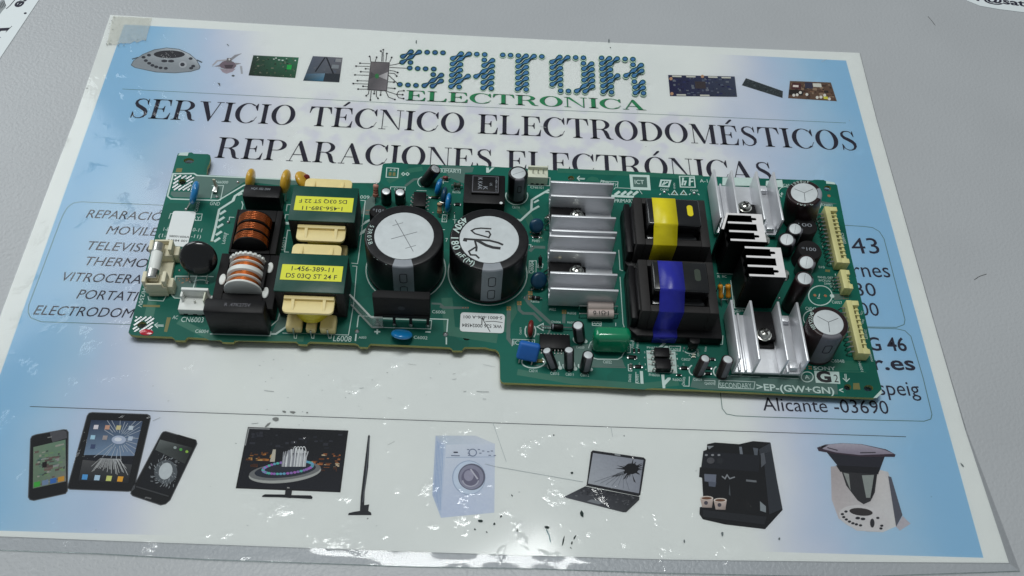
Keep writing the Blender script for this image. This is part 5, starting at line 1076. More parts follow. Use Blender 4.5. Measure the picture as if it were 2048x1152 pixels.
# --- common-mode chokes: ferrite frame round a drum of copper
def drum_profile(R, y0, y1, pitch):
    n_ = max(1, int(round((y1-y0)/pitch))); pr = []
    for k in range(n_):
        for t_ in range(6):
            a = math.pi*t_/5; pr.append((R+pitch*.5*math.sin(a)*.9, y0+(k+t_/5.001)*pitch))
    return [(R-.8, y0)]+pr+[(R-.8, y1)]
RY = Matrix.Rotation(-math.pi/2, 4, 'X')          # z -> +y
def choke(cx_, yf, yr, R, hc, frame, kind, label):
    loc = (cx_, (yf+yr)/2, ZB); L2 = (yr-yf)/2
    x0, x1, y0, y1, ht = frame; x0 -= loc[0]; x1 -= loc[0]; y0 -= loc[1]; y1 -= loc[1]
    m_ = MB(); fw = R+.7
    m_.box(x0, -fw, y0, y1, .1, ht).box(fw, x1, y0, y1, .1, ht).box(-fw, fw, y0, -L2-.4, .1, ht).box(-fw, fw, L2+.4, y1, .1, ht).box(-fw, fw, -L2-.4, L2+.4, .1, 1.5)
    o = bpart('common_mode_choke', m_, 'blackmatte', loc, label, .35)
    T = Matrix.Translation((0,0,hc)) @ RY
    if kind == 'white':
        fl = [(-L2+.5,1.2,R+.1),(-L2*.5,.7,R-.3),(0,2.4,R),(L2*.5,.7,R-.3),(L2-.7,1.3,R)]
        for k, (y, t_, rr) in enumerate(fl):
            b_ = MB().lathe([(rr-.3,y-t_/2),(rr,y-t_/2+.2),(rr,y+t_/2-.2),(rr-.3,y+t_/2)], 36, T)
            if k == 4:
                for g in range(9):
                    a = math.radians(30+g*15); b_.box(-.45,.45,-.6,.6,-.5,.5, Matrix.Translation((rr*math.cos(a), y, hc+rr*math.sin(a))) @ Matrix.Rotation(a, 4, 'Y').inverted())
            sub('bobbin_flange', b_, 'white', o)
        for (ya, ta, ra), (yb, tb, rb_) in zip(fl[:-1], fl[1:]):
            sub('winding', MB().lathe(drum_profile(R-1.5, ya+ta/2, yb-tb/2, .62), 36, T, cap=False), 'copper', o)
        for x, y in ((R+1.6, -L2+.2), (R+1.6, L2-2.2), (-R-1.9, -1.5)):
            sub('bobbin_lug', MB().lathe([(1.9,ht),(1.9,ht+.5),(1.6,ht+.8),(0,ht+.8)], 18, Matrix.Translation((x, y, 0)) @ Matrix.Diagonal((.75,1.5,1,1))), 'white', o)
        sub('core_leg', MB().box(R-.3, R+.9, -L2+1, L2-1, ht-1, ht+3.0), 'blackmatte', o, .2)
    else:
        for k, (a_, b_) in enumerate(((-.95,-.45),(-.30,.22),(.36,.95))):
            sub('winding', MB().lathe(drum_profile(R-.7-(.25 if k == 1 else 0), a_*L2, b_*L2, .95), 36, T, cap=False), 'copperdark', o)
        for y in (-.98,-.37,.29,.98):
            sub('bobbin_flange', MB().lathe([(R-.7,y*L2-.35),(R-.4,y*L2-.2),(R-.4,y*L2+.2),(R-.7,y*L2+.35)], 36, T), 'black', o)
    return o
choke(-104.4, -41.4, -25.6, 8.0, 9.8, (-117.2,-90.6,-49.3,-20.5, 9.0), 'white', 'choke with copper wire on a white toothed bobbin')
choke(-105.0, -17.6, -2.0, 7.9, 9.8, (-114.6,-93.6,-19.9,5.0, 9.0), 'dark', 'choke with dark copper wire in a black frame')

# --- two line chokes with green-taped cores and cream bobbins
def line_choke(cx_, cy_, text, flip, label, pins):
    loc = (cx_, cy_, ZB); ht = 19.6
    m_ = MB().box(-14.7,-10.9,-10,10,1.0,ht).box(10.9,14.7,-10,10,1.0,ht).box(-10.9,10.9,-10,10,16.9,ht).box(-10.9,10.9,-10,10,1.0,4.2)
    o = bpart('line_choke', m_, 'ferrite', loc, label, .3)
    sub('green_tape', MB().box(-14.78,14.78,-10.06,10.06,ht-.6,ht+.14), 'greentape', o, .25)
    lab = sub('yellow_label', MB().box(-12.9,13.1,-4.2 if not flip else -4.4,3.9,ht+.14,ht+.26), 'labelyellow', o)
    t_ = MB()
    if flip:
        put_text(t_, text[0], (8.6,-.9-.7), (-9.3,-1.2-.7), 2.1, ht+.29, bold=.008); put_text(t_, text[1], (10.2,2.6-.1), (-11.2,2.2-.1), 2.1, ht+.29, bold=.008)
    else:
        put_text(t_, text[0], (-8.7,.75), (9.2,.6), 2.3, ht+.29, bold=.008); put_text(t_, text[1], (-10.6,-3.0), (11.0,-3.2), 2.3, ht+.29, bold=.008)
    link('printed_marking', t_.mesh('label_text', MT['ink'], smooth=0), o)
    for s_ in (-1, 1):
        rr = 2.2; yy = 18.2
        pl = [(-10.8,9.8*s_)]+[(-10.8+rr-rr*math.cos(a*math.pi/8), s_*(yy-rr+rr*math.sin(a*math.pi/8))) for a in range(5)]+[(10.8-rr+rr*math.sin(a*math.pi/8), s_*(yy-rr+rr*math.cos(a*math.pi/8))) for a in range(5)]+[(10.8,9.8*s_)]
        fl = sub('bobbin_flange', MB().prism(pl, 14.6, 15.9), 'cream', o, .25)
        y0, y1 = sorted((10.2*s_, 12.0*s_)); sub('flange_rim', MB().box(-10.6,10.6,y0,y1,15.8,17.2), 'cream', o, .25)
        for x in (-6.6,6.6):
            y0, y1 = sorted((12.0*s_, 17.3*s_)); sub('flange_rib', MB().prism([(y0,15.8),(y1,15.8),(y0 if s_ > 0 else y1, 17.1)], x-.7, x+.7, Matrix(((0,0,1,0),(1,0,0,0),(0,1,0,0),(0,0,0,1)))), 'cream', o, .1)
        # pin base
        for x in (-7.3, 0, 7.3):
            w_ = 3.4 if x else 2.2
            y0, y1 = sorted((11.0*s_, 18.6*s_)); sub('pin_block', MB().box(x-w_,x+w_,y0,y1,.1,4.6 if x else 3.6), 'cream', o, .9, 3)
            sub('pin', MB().tube([(x,18.7*s_,4.2 if x else 3.2),(x,19.3*s_,1.2),(x,19.4*s_,0)], .42, 8), 'tin', o)
    w_ = MB(); prof = [(0,4.2)]
    for k in range(13): prof.append((1.0+.02*math.sin(k*2.1), 4.2+k*.86))
    prof.append((0,14.6)); w_.lathe(prof, 40, Matrix.Diagonal((10.3,15.8,1,1))); sub('taped_winding', w_, 'yellowfilm', o, smooth=50)
    return o
line_choke(-73.6, 1.4, ('1-456-389-11','DS 03Q ST 22 F'), True, 'green-topped choke whose yellow label is upside down', 0)
line_choke(-74.3, -37.0, ('1-456-389-11','DS 03Q ST 24 F'), False, 'green-topped choke whose yellow label reads upright', 1)

# --- finned aluminium heat sinks
def heat_sink(origin, along, label, ty=-1.0, flip=False, sx=0.0, tmat='black'):
    """30 x 30 floor with four upright fins; 'along' is the fin direction"""
    loc = (origin[0], origin[1], ZB); R_ = Matrix.Identity(4) if along == 'y' else Matrix.Rotation(-math.pi/2, 4, 'Z')
    o = bpart('heat_sink', MB().box(-14.6,14.6,-14.8,14.8,2.0,3.4, R_), 'alu', loc, label, .12)
    for x in (-14.6,-6.1,6.1,14.6):
        sub('fin', MB().box(x-.55,x+.55,-15,15,2.0,15.0, R_), 'alu', o, .22)
    for x in (-12.0,-9.3,9.0):
        sub('floor_rib', MB().box(x-.5,x+.5,-14.8,14.8,3.4,5.0, R_), 'alu', o, .15)
    fl = -1 if flip else 1
    def Y(a, b): return (min(a*fl, b*fl), max(a*fl, b*fl))
    sub('transistor', MB().box(-5.2,5.2,*Y(ty-12.5,ty+2.2),3.42,7.6, R_), tmat, o, .4)
    sub('transistor_tab', MB().box(-5.0,5.0,*Y(ty+2.2,ty+4.6),3.42,4.7, R_), 'black', o, .15)
    sy = ty*fl
    hd = MB().lathe([(3.3,7.6),(3.3,7.95),(2.8,8.05),(2.8,9.0),(2.3,9.7),(1.2,10.1),(0,10.2)], 24, R_ @ Matrix.Translation((sx,sy,0)))
    sub('screw', hd, 'steel', o)
    cr = MB().box(-1.7,1.7,-.28,.28,9.95,10.34, R_ @ Matrix.Translation((sx,sy,0)) @ Matrix.Rotation(.5,4,'Z')).box(-.28,.28,-1.7,1.7,9.96,10.35, R_ @ Matrix.Translation((sx,sy,0)) @ Matrix.Rotation(.5,4,'Z'))
    sub('screw_cross', cr, 'ferrite', o)
    for k in (-2.5,0,2.5): sub('transistor_lead', MB().tube([tuple(R_ @ Vector((k,(ty-12.6)*fl,5))), tuple(R_ @ Vector((k,-15.0*fl,5))), tuple(R_ @ Vector((k,-16.4*fl,3.0))), tuple(R_ @ Vector((k,-16.9*fl,0)))], .42, 6), 'tin', o)
    for x, y in ((-10.6,-14.0),(10.6,14.0)): sub('solder_post', MB().tube([tuple(R_ @ Vector((x,y,2))), tuple(R_ @ Vector((x,y,0)))], .8, 8), 'tin', o)
    for y in (12.0, -12.0): sub('clip_foot', MB().box(9.6,13.2,y-1.6,y+1.6,3.4,6.2, R_), 'alu', o, .3)
    return o
heat_sink((44.9, 10.25), 'x', 'silver finned heat sink nearest the printed ICT square, fins along the board', ty=-2.2)
heat_sink((43.8, -22.1), 'x', 'silver finned heat sink above the two pinkish resistors, fins along the board', ty=-2.2)
heat_sink((124.1, 22.2), 'y', 'silver finned heat sink standing past the board edge beside the brown corner capacitor', ty=-2.0)
heat_sink((123.1, -54.2), 'y', 'silver finned heat sink beside the maker name, fins pointing at the board edge', ty=-2.0, flip=True)
# glue smears left on the second one
gl = MB()
for p_, r_g in ((F(1215,100),1.9),(F(1255,130),1.0)):
    q = onb(p_, 11); gl.lathe([(r_g,-.6),(r_g*.8,.3),(0,.6)], 9, Matrix.Translation((q.x, q.y+.4, ZB+11)))
bpart('glue_smear', gl, 'glow', label='pale glue lumps stuck to the heat sink')

# --- black comb heat sinks
def comb(x0, x1, y0, y1, ht, label, tail=False):
    w_, d_c = x1-x0, y1-y0; loc = ((x0+x1)/2, (y0+y1)/2, ZB)
    ts = 4; tt_ = 1.05; sp = w_*.22
    P_ = [(w_/2-sp-.0, -d_c/2)]
    prof = [(w_/2, -d_c/2), (w_/2, d_c/2)]
    ys = [d_c/2-tt_/2-(d_c-tt_)*k/3 for k in range(4)]
    xin = w_/2-sp
    for k, y in enumerate(ys):
        lx = -w_/2
        prof += [(lx, y+tt_/2), (lx, y-tt_/2)]
        if k < 3:
            yn = ys[k+1]+tt_/2; ya = y-tt_/2; st = (ya-yn)
            if k in (0, 2): prof += [(xin-1.4, ya), (xin-1.4, ya-st*.3), (xin+.4, ya-st*.33), (xin+.8, ya-st*.5), (xin+.4, ya-st*.67), (xin-1.4, ya-st*.7), (xin-1.4, yn)]
            else: prof += [(xin+.3, ya), (xin+.3, yn)]
    prof[-1] = (-w_/2, -d_c/2)
    o = bpart('comb_heat_sink', MB().prism(prof, 1.0, ht), 'anod', loc, label)
    sub('cut_end', MB().prism(prof, ht, ht+.25), 'alucut', o, smooth=0)
    sub('back_wall', MB().box(-w_/2-.2, -w_/2+.8, -d_c/2+1.0, d_c/2-.6, 1.0, ht-6), 'anod', o)
    hd = MB().lathe([(0,0),(3.2,0),(3.2,.5),(2.6,.7),(2.6,1.9),(1.9,2.7),(0,2.9)], 22, Matrix.Translation((w_/2-.1, -d_c/2+4.2, ht-4.2)) @ Matrix.Rotation(math.pi/2, 4, 'Y')); sub('screw', hd, 'steel', o)
    if tail:
        sub('cut_end', MB().prism([(-w_/2+.9,d_c/2),(-w_/2-.2,d_c/2),(-w_/2-3.4,-d_c/2+6.6),(-w_/2-2.3,-d_c/2+6.4)], ht-.05, ht+.2), 'alucut', o, smooth=0)
        sub('side_plate', MB().prism([(-w_/2+.9,d_c/2),(-w_/2-.2,d_c/2),(-w_/2-3.4,-d_c/2+6.6),(-w_/2-2.3,-d_c/2+6.4)], 1.0, ht-.06), 'anod', o)
    sub('solder_post', MB().tube([(w_/2-1,-d_c/2+1,1.1),(w_/2-1,-d_c/2+1,0)], .7, 8), 'tin', o)
    return o
comb(108.8, 125.0, -14.2, 1.7, 24.8, 'black comb-shaped heat sink touching the silver finned sink by the corner capacitor', True)
comb(114.7, 130.9, -33.3, -17.1, 24.8, 'black comb-shaped heat sink beside the orange upright resistors')
elx = MB().lathe([(0,0),(3.2,0),(3.2,.5),(2.6,.7),(2.6,1.9),(1.9,2.7),(0,2.9)], 22)

# --- transformers
def transformer(cx_, cy_, tapemat, pill, label):
    loc = (cx_, cy_, ZB)
    o = bpart('transformer', MB().prism([(-20,-15.5),(-17,-18.8),(21,-18.8),(21,18.6),(-17,18.6),(-20,15.5)], .1, 5.6), 'black', loc, label, .5)
    hr = 19.6; ox0, ox1, oy0, oy1 = -16.8, 16.7, -15.0, 12.4
    ring = MB().box(ox0,ox0+4.0,oy0,oy1,3,hr).box(ox1-4.0,ox1,oy0,oy1,3,hr).box(ox0+4,ox1-4,oy0,oy0+3.4,3,hr).box(ox0+4,ox1-4,oy1-3.4,oy1,3,hr)
    sub('ferrite_core', ring, 'ferrite', o, .3)
    sub('bobbin_wall', MB().box(-20,-17.2,-14.5,14.0,5.5,13.0), 'black', o, .6)
    sub('bobbin_wall', MB().box(-17.6,-12.9,-12.5,10,5.5,16.5), 'black', o, .6)
    sub('winding', MB().box(-11.6,12.0,-9.6,8.2,4,17.0), 'blackgloss', o, .8)
    top = sub('taped_winding', MB().box(-12.0,12.2,-7.6,7.8,16.5,25.2), 'blackgloss', o, .9, 3)
    # tape over the coil, down over the frame
    prof = [(8.2,20.0),(8.0,24.9),(7.4,25.45),(0,25.5),(-6.9,25.45),(-7.6,25.1),(-7.95,24.2),(-15.2,20.1),(-15.3,19.6),(-15.35,6.3)]+([(-18.7,5.85),(-19.05,5.5),(-19.1,1.0)] if tapemat == 'bluetape' else [])
    x0, x1 = -9.4, 1.4; vs = []
    for y, z in prof: vs += [(x0-.02*(25-z)*1.0, y, z), (x1-.02*(25-z)*1.6, y, z)]
    tp_ = MB().add(vs, [(2*k, 2*k+1, 2*k+3, 2*k+2) for k in range(len(prof)-1)])
    ob = sub('wrapping_tape', tp_, tapemat, o, smooth=25)
    sm = ob.modifiers.new('thickness', 'SOLIDIFY'); sm.thickness = .00014; sm.offset = 0
    pl = []
    for k in range(20):
        a = 2*math.pi*k/20; pl.append((7.6+1.35*math.cos(a), .9+(1.9 if math.sin(a) > 0 else -1.9)+1.3*math.sin(a)))
    sub('window_slot', MB().prism(pl, 25.15, 25.36 if pill == 'yellowtape' else 25.24), pill, o, smooth=0)
    return o
transformer(84.4, .9, 'yellowtape', 'yellowtape', 'black transformer wrapped with yellow tape')
transformer(84.2, -35.0, 'bluetape', 'resdark', 'black transformer wrapped with blue tape')

# --- bridge rectifier
o = bpart('bridge_rectifier', MB().prism([(-12,-2.0),(12,-2.0),(12.2,0),(12.2,2.0),(-10.4,2.0),(-12.2,.6)], 6.8, 21.8), 'blackmatte', (-35.2,-47.9,ZB), 'flat black bridge rectifier standing on four leads between plus and minus marks', .4)
sub('moulded_rib', MB().box(-12.1,12.1,-2.35,-1.9,6.9,9.2), 'blackmatte', o, .2)
sub('centre_dimple', MB().lathe([(1.5,0),(1.5,.12),(0,.12)], 16, Matrix.Translation((0,-2.0,14.5)) @ Matrix.Rotation(math.pi/2,4,'X')), 'ink', o)
for k, x in enumerate((-10.9,-3.6,3.6,11.1)):
    sub('lead', MB().box(x-.65,x+.65,-1.5,-.9,.1,6.9).box(x-.4,x+.4,-1.6,-.8,-.2,3), 'ferrite' , o, .1); sub('solder_joint', MB().lathe([(1.0,0),(.85,.5),(.45,1.2),(0,1.3)], 12, Matrix.Translation((x,-1.2,0))), 'solder', o)
# --- clear plastic strip
def strip(pts, h0, h1, th=.5):
    m_ = MB(); q = [onb(p) for p in pts]
    for i in range(len(q)-1):
        a, b_ = q[i], q[i+1]; d = (b_-a).normalized(); n_ = Vector((-d.y, d.x, 0))*th/2
        m_.add([a-n_+Vector((0,0,h0)), b_-n_+Vector((0,0,h0)), b_+n_+Vector((0,0,h0)), a+n_+Vector((0,0,h0)), a-n_+Vector((0,0,h1)), b_-n_+Vector((0,0,h1)), b_+n_+Vector((0,0,h1)), a+n_+Vector((0,0,h1))], [(3,2,1,0),(4,5,6,7),(0,1,5,4),(1,2,6,5),(2,3,7,6),(3,0,4,7)])
    return m_, q
MT['clearbody'] = mat('clear_plastic', (196,206,202), 0.2, var=0.08, alpha=0.30); MT['clearedge'] = mat('clear_plastic_edge', (210,216,212), 0.3, var=0.1, alpha=0.75)
m_, q = strip([D(797,575),D(1020,812),D(1135,810)], 0.05, 8.0); o = bpart('insulating_strip', m_, 'clearbody', label='clear bent plastic strip between choke and bridge rectifier', smooth=0)
o.matrix_parent_inverse = Matrix.Identity(4)
for v0, v1, hh_ in ((0,1,8.0),(1,2,8.0),(0,1,.1),(1,2,.1)):
    a, b_ = q[v0], q[v1]; sub('strip_edge', MB().tube([(a.x, a.y, a.z+hh_), (b_.x, b_.y, b_.z+hh_)], .42, 6), 'clearedge', o)

# --- disc capacitors
def disc(p, h, R, t_, n_, mt, label, leads=(), name='disc_capacitor'):
    c = onb(p, h); T = align(n_)
    prof = []
    for k in range(13):
        a = -math.pi/2+math.pi*k/12; prof.append((max(0, R*(abs(math.cos(a))**.55)), t_/2*math.sin(a)))
    prof = [(0,-t_/2)]+[q_ for q_ in prof[1:-1]]+[(0,t_/2)]
    o = bpart(name, MB().lathe(prof, 28, T), mt, c, label, smooth=70)
    dn = Vector((0,0,-1)); side = Vector(n_).cross(dn).normalized()
    for s_ in (-1, 1):
        st = side*s_*R*.5-Vector(n_).normalized()*0+Vector((0,0,-1))*R*.72
        if leads: q_ = onb(leads[0 if s_ < 0 else -1]); en = q_-c
        else: en = Vector((st.x, st.y, -h))
        st = side*s_*R*.45 + (en-Vector((0,0,0))).normalized()*R*.5
        sub('lead', MB().tube([st, st.lerp(en,.6), en], .32, 6), 'tin', o)
    return o
disc(A(800,548), 7.0, 5.6, 3.5, (1,.04,-.36), 'bluecap', 'blue disc capacitor leaning beside the tinned corner pad', (A(705,742), A(720,735)))
disc(A(1445,390), 5.5, 5.0, 3.7, (1,-.1,-.08), 'yellowcap', 'yellow disc capacitor behind the black box capacitor, nearer the grey strip end')
disc(A(1850,420), 8.5, 5.8, 3.9, (1,-.12,-.06), 'yellowcap', 'yellow disc capacitor between box capacitor and green choke', (A(1835,660), A(1850,640)))
disc(Cz(330,240), 4.6, 5.2, 4.0, (.75,.2,.6), 'yellowcap', 'yellow disc capacitor with a red end, peeking out behind the choke')
disc(B(770,195), 11.2, 8.3, 5.0, (.05,-.88,.55), 'blackgloss', 'round glossy black varistor beside the fuse', (B(685,435), B(845,455)), 'varistor')
disc(D(1328,882), 2.9, 4.7, 2.8, (.08,.62,.8), 'bluecap', 'blue disc capacitor lying flat before the bridge rectifier')
disc(Ez(272,365), 4.6, 4.2, 2.8, (1,-.22,-.12), 'bluecap', 'blue disc capacitor behind the tan resistor')
disc(Ez(335,470), 3.6, 4.4, 2.8, (1,-.1,-.05), 'bluedark', 'dark blue disc capacitor between its two brighter neighbours')
disc(Ez(385,550), 6.2, 4.8, 2.7, (1,-.1,.0), 'bluecap', 'blue disc capacitor beside the square coil block')
disc(Ez(1400,815), 4.5, 3.6, 3.4, (.3,-.7,.6), 'bluedark', 'dark teal disc capacitor beside the heat sink near the white tracks')
disc(F(1035,370), 4.8, 4.0, 3.6, (.3,-.7,.6), 'bluedark', 'dark teal disc capacitor beside the heat sink near the large scribbled capacitor')
disc(H(447,425), 4.0, 3.9, 2.5, (1,-.12,.1), 'redcap', 'small red-brown disc capacitor by the arrow mark')
q = onb(Cz(365,200), 6.5); bpart('paint_mark', MB().lathe([(1.6,0),(1.3,.5),(0,.7)], 10, Matrix.Rotation(.9,4,'X')), 'redcap', q, 'red end of the half hidden disc')
# blue film and green film capacitors: cushions
def cushion(c, sx, sy, sz, mt, label, rot=(0,0,0), name='film_capacitor', leads=True, h=0):
    m_ = MB().box(-sx/2,sx/2,-sy/2,sy/2,-sz/2,sz/2); o = bpart(name, m_, mt, c, label, min(sx,sy,sz)*.36, 5, rot=rot); 
    if leads:
        for s_ in (-1, 1): sub('lead', MB().tube([(s_*sx*.3,0,-sz*.4),(s_*sx*.3,0,-sz*.5-h)], .35, 6), 'tin', o)
    return o
c = onb(H(420,672), 5.4); cushion(c, 9.2, 3.8, 8.4, 'bluefilm', 'flat bright blue film capacitor leaning at the board step', (-.55,.12,-.12), h=2.2)
c = onb(H(1330,545), 6.2); cushion((c.x, c.y, c.z), 16.3, 7.4, 11.8, 'greencap', 'glossy green film capacitor beside the blue taped transformer', (-.12,0,.02), h=.5)

# --- fuse in its holder
f0, f1 = onb(B(350,80), 9.0), onb(B(285,385), 9.0); mid = (f0+f1)/2; ax = (f0-f1).normalized(); Lf = (f0-f1).length/2+1.6
base = Vector((mid.x+1.2, mid.y, ZB)); ang = math.atan2(ax.y, ax.x)-math.pi/2
o = bpart('fuse_holder', MB().box(-3.8,4.6,-Lf-2.6,Lf+2.6,.05,2.4), 'fusecream', base, 'ivory fuse holder clipped round a white tube fuse', .3, rot=(0,0,ang))
for s_ in (-1, 1):
    y0, y1 = sorted((s_*(Lf-4.4), s_*(Lf+2.6)))
    sub('holder_end', MB().box(-4.6,4.8,y0,y1,2.2,6.8), 'fusecream', o, .4)
    for x in (-5.0, 3.4): sub('clip_arm', MB().box(x,x+1.7,y0+.6,y1-.8,6.4,10.6), 'fusecream', o, .35)
    yb = s_*(Lf+1.9); sub('end_wall', MB().box(-3.4,3.4,min(yb,yb+s_*.9),max(yb,yb+s_*.9),6.4,9.4), 'fusecream', o, .25)
    sub('holder_side', MB().box(4.6,7.2,y0+1.0,y1-1.0,.05,6.0), 'fusecream', o, .4)
fz = Matrix.Translation((-1.2,0,9.0)) @ Matrix.Rotation(math.pi/2,4,'X')
fz_o = bpart('fuse', MB().lathe([(2.45,-Lf+4.5),(2.5,-Lf+4.6),(2.5,Lf-4.6),(2.45,Lf-4.5)], 24, fz), 'ceramic', base, 'white ceramic tube fuse with dull metal caps', rot=(0,0,ang))
for s_ in (-1, 1): sub('fuse_cap', MB().lathe([(2.3,min(s_*Lf,s_*(Lf-4.8))),(2.72,min(s_*Lf,s_*(Lf-4.8))+.25),(2.72,max(s_*Lf,s_*(Lf-4.8))-.25),(2.3,max(s_*Lf,s_*(Lf-4.8)))], 24, fz), 'tin', fz_o)

# --- connectors
o = bpart('mains_connector', MB().box(-6.2,8.4,-4.6,3.4,.1,4.2), 'white', (-126.0,-43.6,ZB), 'white mains connector beside the large box capacitor', .4)
sub('back_wall', MB().box(-5.0,6.6,2.2,3.6,4.0,9.6), 'white', o, .3); sub('side_wall', MB().box(-5.2,-4.2,-.4,2.4,4.0,8.2), 'white', o, .2); sub('side_wall', MB().box(4.9,5.6,-2.4,2.4,4.0,8.6), 'ivory', o, .2)
for x in (-3.4,.6,4.6): sub('key_slot', MB().box(x-.9,x+.9,-4.72,-4.4,.3,1.0), 'ink', o)
for x in (.6,): sub('contact_pin', MB().tube([(x,-.6,4.1),(x,-.6,6.0)], .5, 8), 'tin', o)
o = bpart('three_pin_connector', MB().box(-4.9,4.9,-2.4,3.4,.1,5.6), 'ivory', (24.7,37.8,ZB), 'ivory three-pin connector at the board edge', .3)
sub('rear_wall', MB().box(-4.9,4.9,2.4,3.4,5.4,7.6), 'ivory', o, .25)
for x in (-2.5,0,2.5): sub('contact_pin', MB().tube([(x,.2,5.5),(x,.5,8.2)], .36, 6), 'tin', o); sub('key_slot', MB().box(x-.7,x+.7,-2.5,-2.2,.2,1.0), 'ink', o)
def side_conn(x0, x1, y0, y1, n_, label):
    cx_, cy_ = (x0+x1)/2, (y0+y1)/2; w_, l_ = x1-x0, y1-y0
    o = bpart('pin_header', MB().box(-w_/2,-w_/2+2.6,-l_/2,l_/2,.2,6.2), 'conn', (cx_, cy_, ZB), label, .25)
    sub('header_base', MB().box(-w_/2+2.5,w_/2,-l_/2+1.0,l_/2-1.0,.2,2.2), 'conn', o, .2)
    for s_ in (-1, 1): y0_, y1_ = sorted((s_*l_/2, s_*(l_/2-2.6))); sub('header_end', MB().box(-w_/2+2.4,w_/2,y0_,y1_,.2,6.0), 'conn', o, .25)
    sub('latch_lip', MB().box(w_/2-1.4,w_/2-.2,-l_/2+2.0,l_/2-2.0,2.1,4.2), 'conn', o, .15)
    for k in range(n_):
        y = -l_/2+2.6+(l_-5.2)*k/(n_-1)
        sub('contact_pin', MB().tube([(w_/2-1.2,y,3.4),(-w_/2-.2,y,3.4),(-w_/2-1.8,y,3.0),(-w_/2-2.6,y,1.6),(-w_/2-2.8,y,0)], .38, 6), 'tin', o)
        sub('divider', MB().box(-w_/2+2.5,w_/2-.3,y+.5,y+1.1,2.1,4.9), 'conn', o, .1) if k < n_-1 else None
    return o
side_conn(164.2, 170.4, -9.6, 24.4, 13, 'long cream pin header at the board end by the brown corner capacitor')
side_conn(164.8, 169.2, -24.2, -13.6, 4, 'short cream four-pin header between the two longer ones')
side_conn(164.3, 170.0, -59.0, -30.8, 10, 'long cream pin header beside the maker name end of the board')

# --- round inductors
def drum(p, h, R, text, label):
    c = onb(p, h); o = bpart('drum_inductor', MB().lathe([(R-.4,0),(R,.4),(R,1.5),(R-.15,1.8),(R-.15,h-.8),(R-.7,h),(0,h)], 32), 'blackmatte', (c.x, c.y, ZB), label)
    if text:
        m_ = MB(); put_text(m_, text, (-R*.62,-.5), (R*.5,-.7), 1.9, h+.04); sub('printed_marking', m_, 'stripe', o, smooth=0)
    return o
drum(I(1355,775), 9.4, 5.8, '100', 'round black inductor marked 100 beside the small leaning capacitor'); drum(J(1405,125), 9.6, 6.0, '*100', 'round black inductor marked 100 beside the black comb heat sink'); drum(Cz(1190,590), 7.0, 4.4, '*101', 'round black inductor half hidden behind the large plain capacitor')

# --- resistors and diodes
def axial(p0, p1, h0, h1, R, mt, label, bands=(), body=(.22,.78), name='resistor', bone=True, foot=None):
    a, b_ = onb(p0, h0), onb(p1, h1); v = b_-a; Lr = v.length; T = align(v); z0, z1 = body[0]*Lr, body[1]*Lr; w_ = z1-z0
    if bone: prof = [(R*.4,z0),(R*.9,z0+w_*.05),(R,z0+w_*.14),(R*.95,z0+w_*.24),(R*.82,z0+w_*.32),(R*.82,z0+w_*.68),(R*.95,z0+w_*.76),(R,z0+w_*.86),(R*.9,z0+w_*.95),(R*.4,z1)]
    else: prof = [(R*.85,z0),(R,z0+.2),(R,z1-.2),(R*.85,z1)]
    o = bpart(name, MB().lathe(prof, 18, T), mt, a, label, smooth=60)
    sub('lead', MB().tube([tuple(T @ Vector((0,0,0))), tuple(T @ Vector((0,0,z0+.3)))], .28, 6), 'tin', o); tp_ = T @ Vector((0,0,Lr))
    top_pts = [tuple(T @ Vector((0,0,z1-.3))), tuple(tp_)]
    if foot is not None: q_ = onb(foot)-a; top_pts += [tuple(tp_.lerp(Vector((q_.x,q_.y,tp_.z)),.8)), (q_.x, q_.y, q_.z)]
    elif h1 > .5: top_pts += [(tp_.x, tp_.y, -h0)]
    sub('lead', MB().tube(top_pts, .28, 6), 'tin', o)
    if h0 > .5: sub('lead', MB().tube([(0,0,0),(0,0,-h0)], .28, 6), 'tin', o)
    for k, (t_, m2) in enumerate(bands):
        sub('colour_band', MB().lathe([(R*(.86 if .3 < t_ < .7 else 1.0)+.03,z0+w_*t_-.22),(R*(.86 if .3 < t_ < .7 else 1.0)+.03,z0+w_*t_+.22)], 18, T, cap=False), m2, o)
    return o
axial(Cz(1155,500), Cz(1163,262), .0, 9.5, 1.35, 'respink', 'pink resistor standing on end beside the small capacitors', ((.2,'redcap'),(.4,'redcap'),(.56,'redcap')), (.3,.93), foot=Cz(1195,425))
axial(Ez(282,720), Ez(285,540), .0, 7.0, 1.25, 'restan', 'tan resistor standing on end beside the blue discs', ((.25,'redcap'),(.8,'ink')), (.25,.95), foot=Ez(335,660))
axial(Ez(300,262), Ez(402,262), 1.4, 1.4, .9, 'diodered', 'tiny red glass diode near the leaning capacitor', ((.8,'ink'),), (.2,.8), 'diode', False)
axial(Ez(425,345), Ez(545,350), 2.2, 2.2, 1.5, 'resdark', 'dark green resistor beside the square coil block', (), (.15,.85))
axial(H(985,172), H(1400,178), 4.6, 4.6, 2.35, 'resgrey', 'pinkish ceramic resistor closer to the heat sink', (), (.20,.88), bone=False)
oR = axial(H(985,258), H(1405,262), 3.0, 3.0, 2.35, 'resgrey', 'pinkish ceramic resistor marked 0.1 ohm beside the green film capacitor', (), (.20,.88), bone=False)
a_ = onb(H(985,258), 3.0); m_ = MB(); p_, q_ = onb(H(1135,262), 5.4), onb(H(1305,266), 5.4); put_text(m_, '0.1Ω·J', (p_.x-a_.x, p_.y-a_.y), (q_.x-a_.x, q_.y-a_.y), 1.7, 2.42, bold=.01); sub('printed_marking', m_, 'ink', oR, smooth=0)
axial(H(565,395), H(925,415), 1.8, 1.8, 1.35, 'diode', 'black diode with a silver band on long straight leads', ((.12,'stripe'),), (.30,.66), 'diode', False)
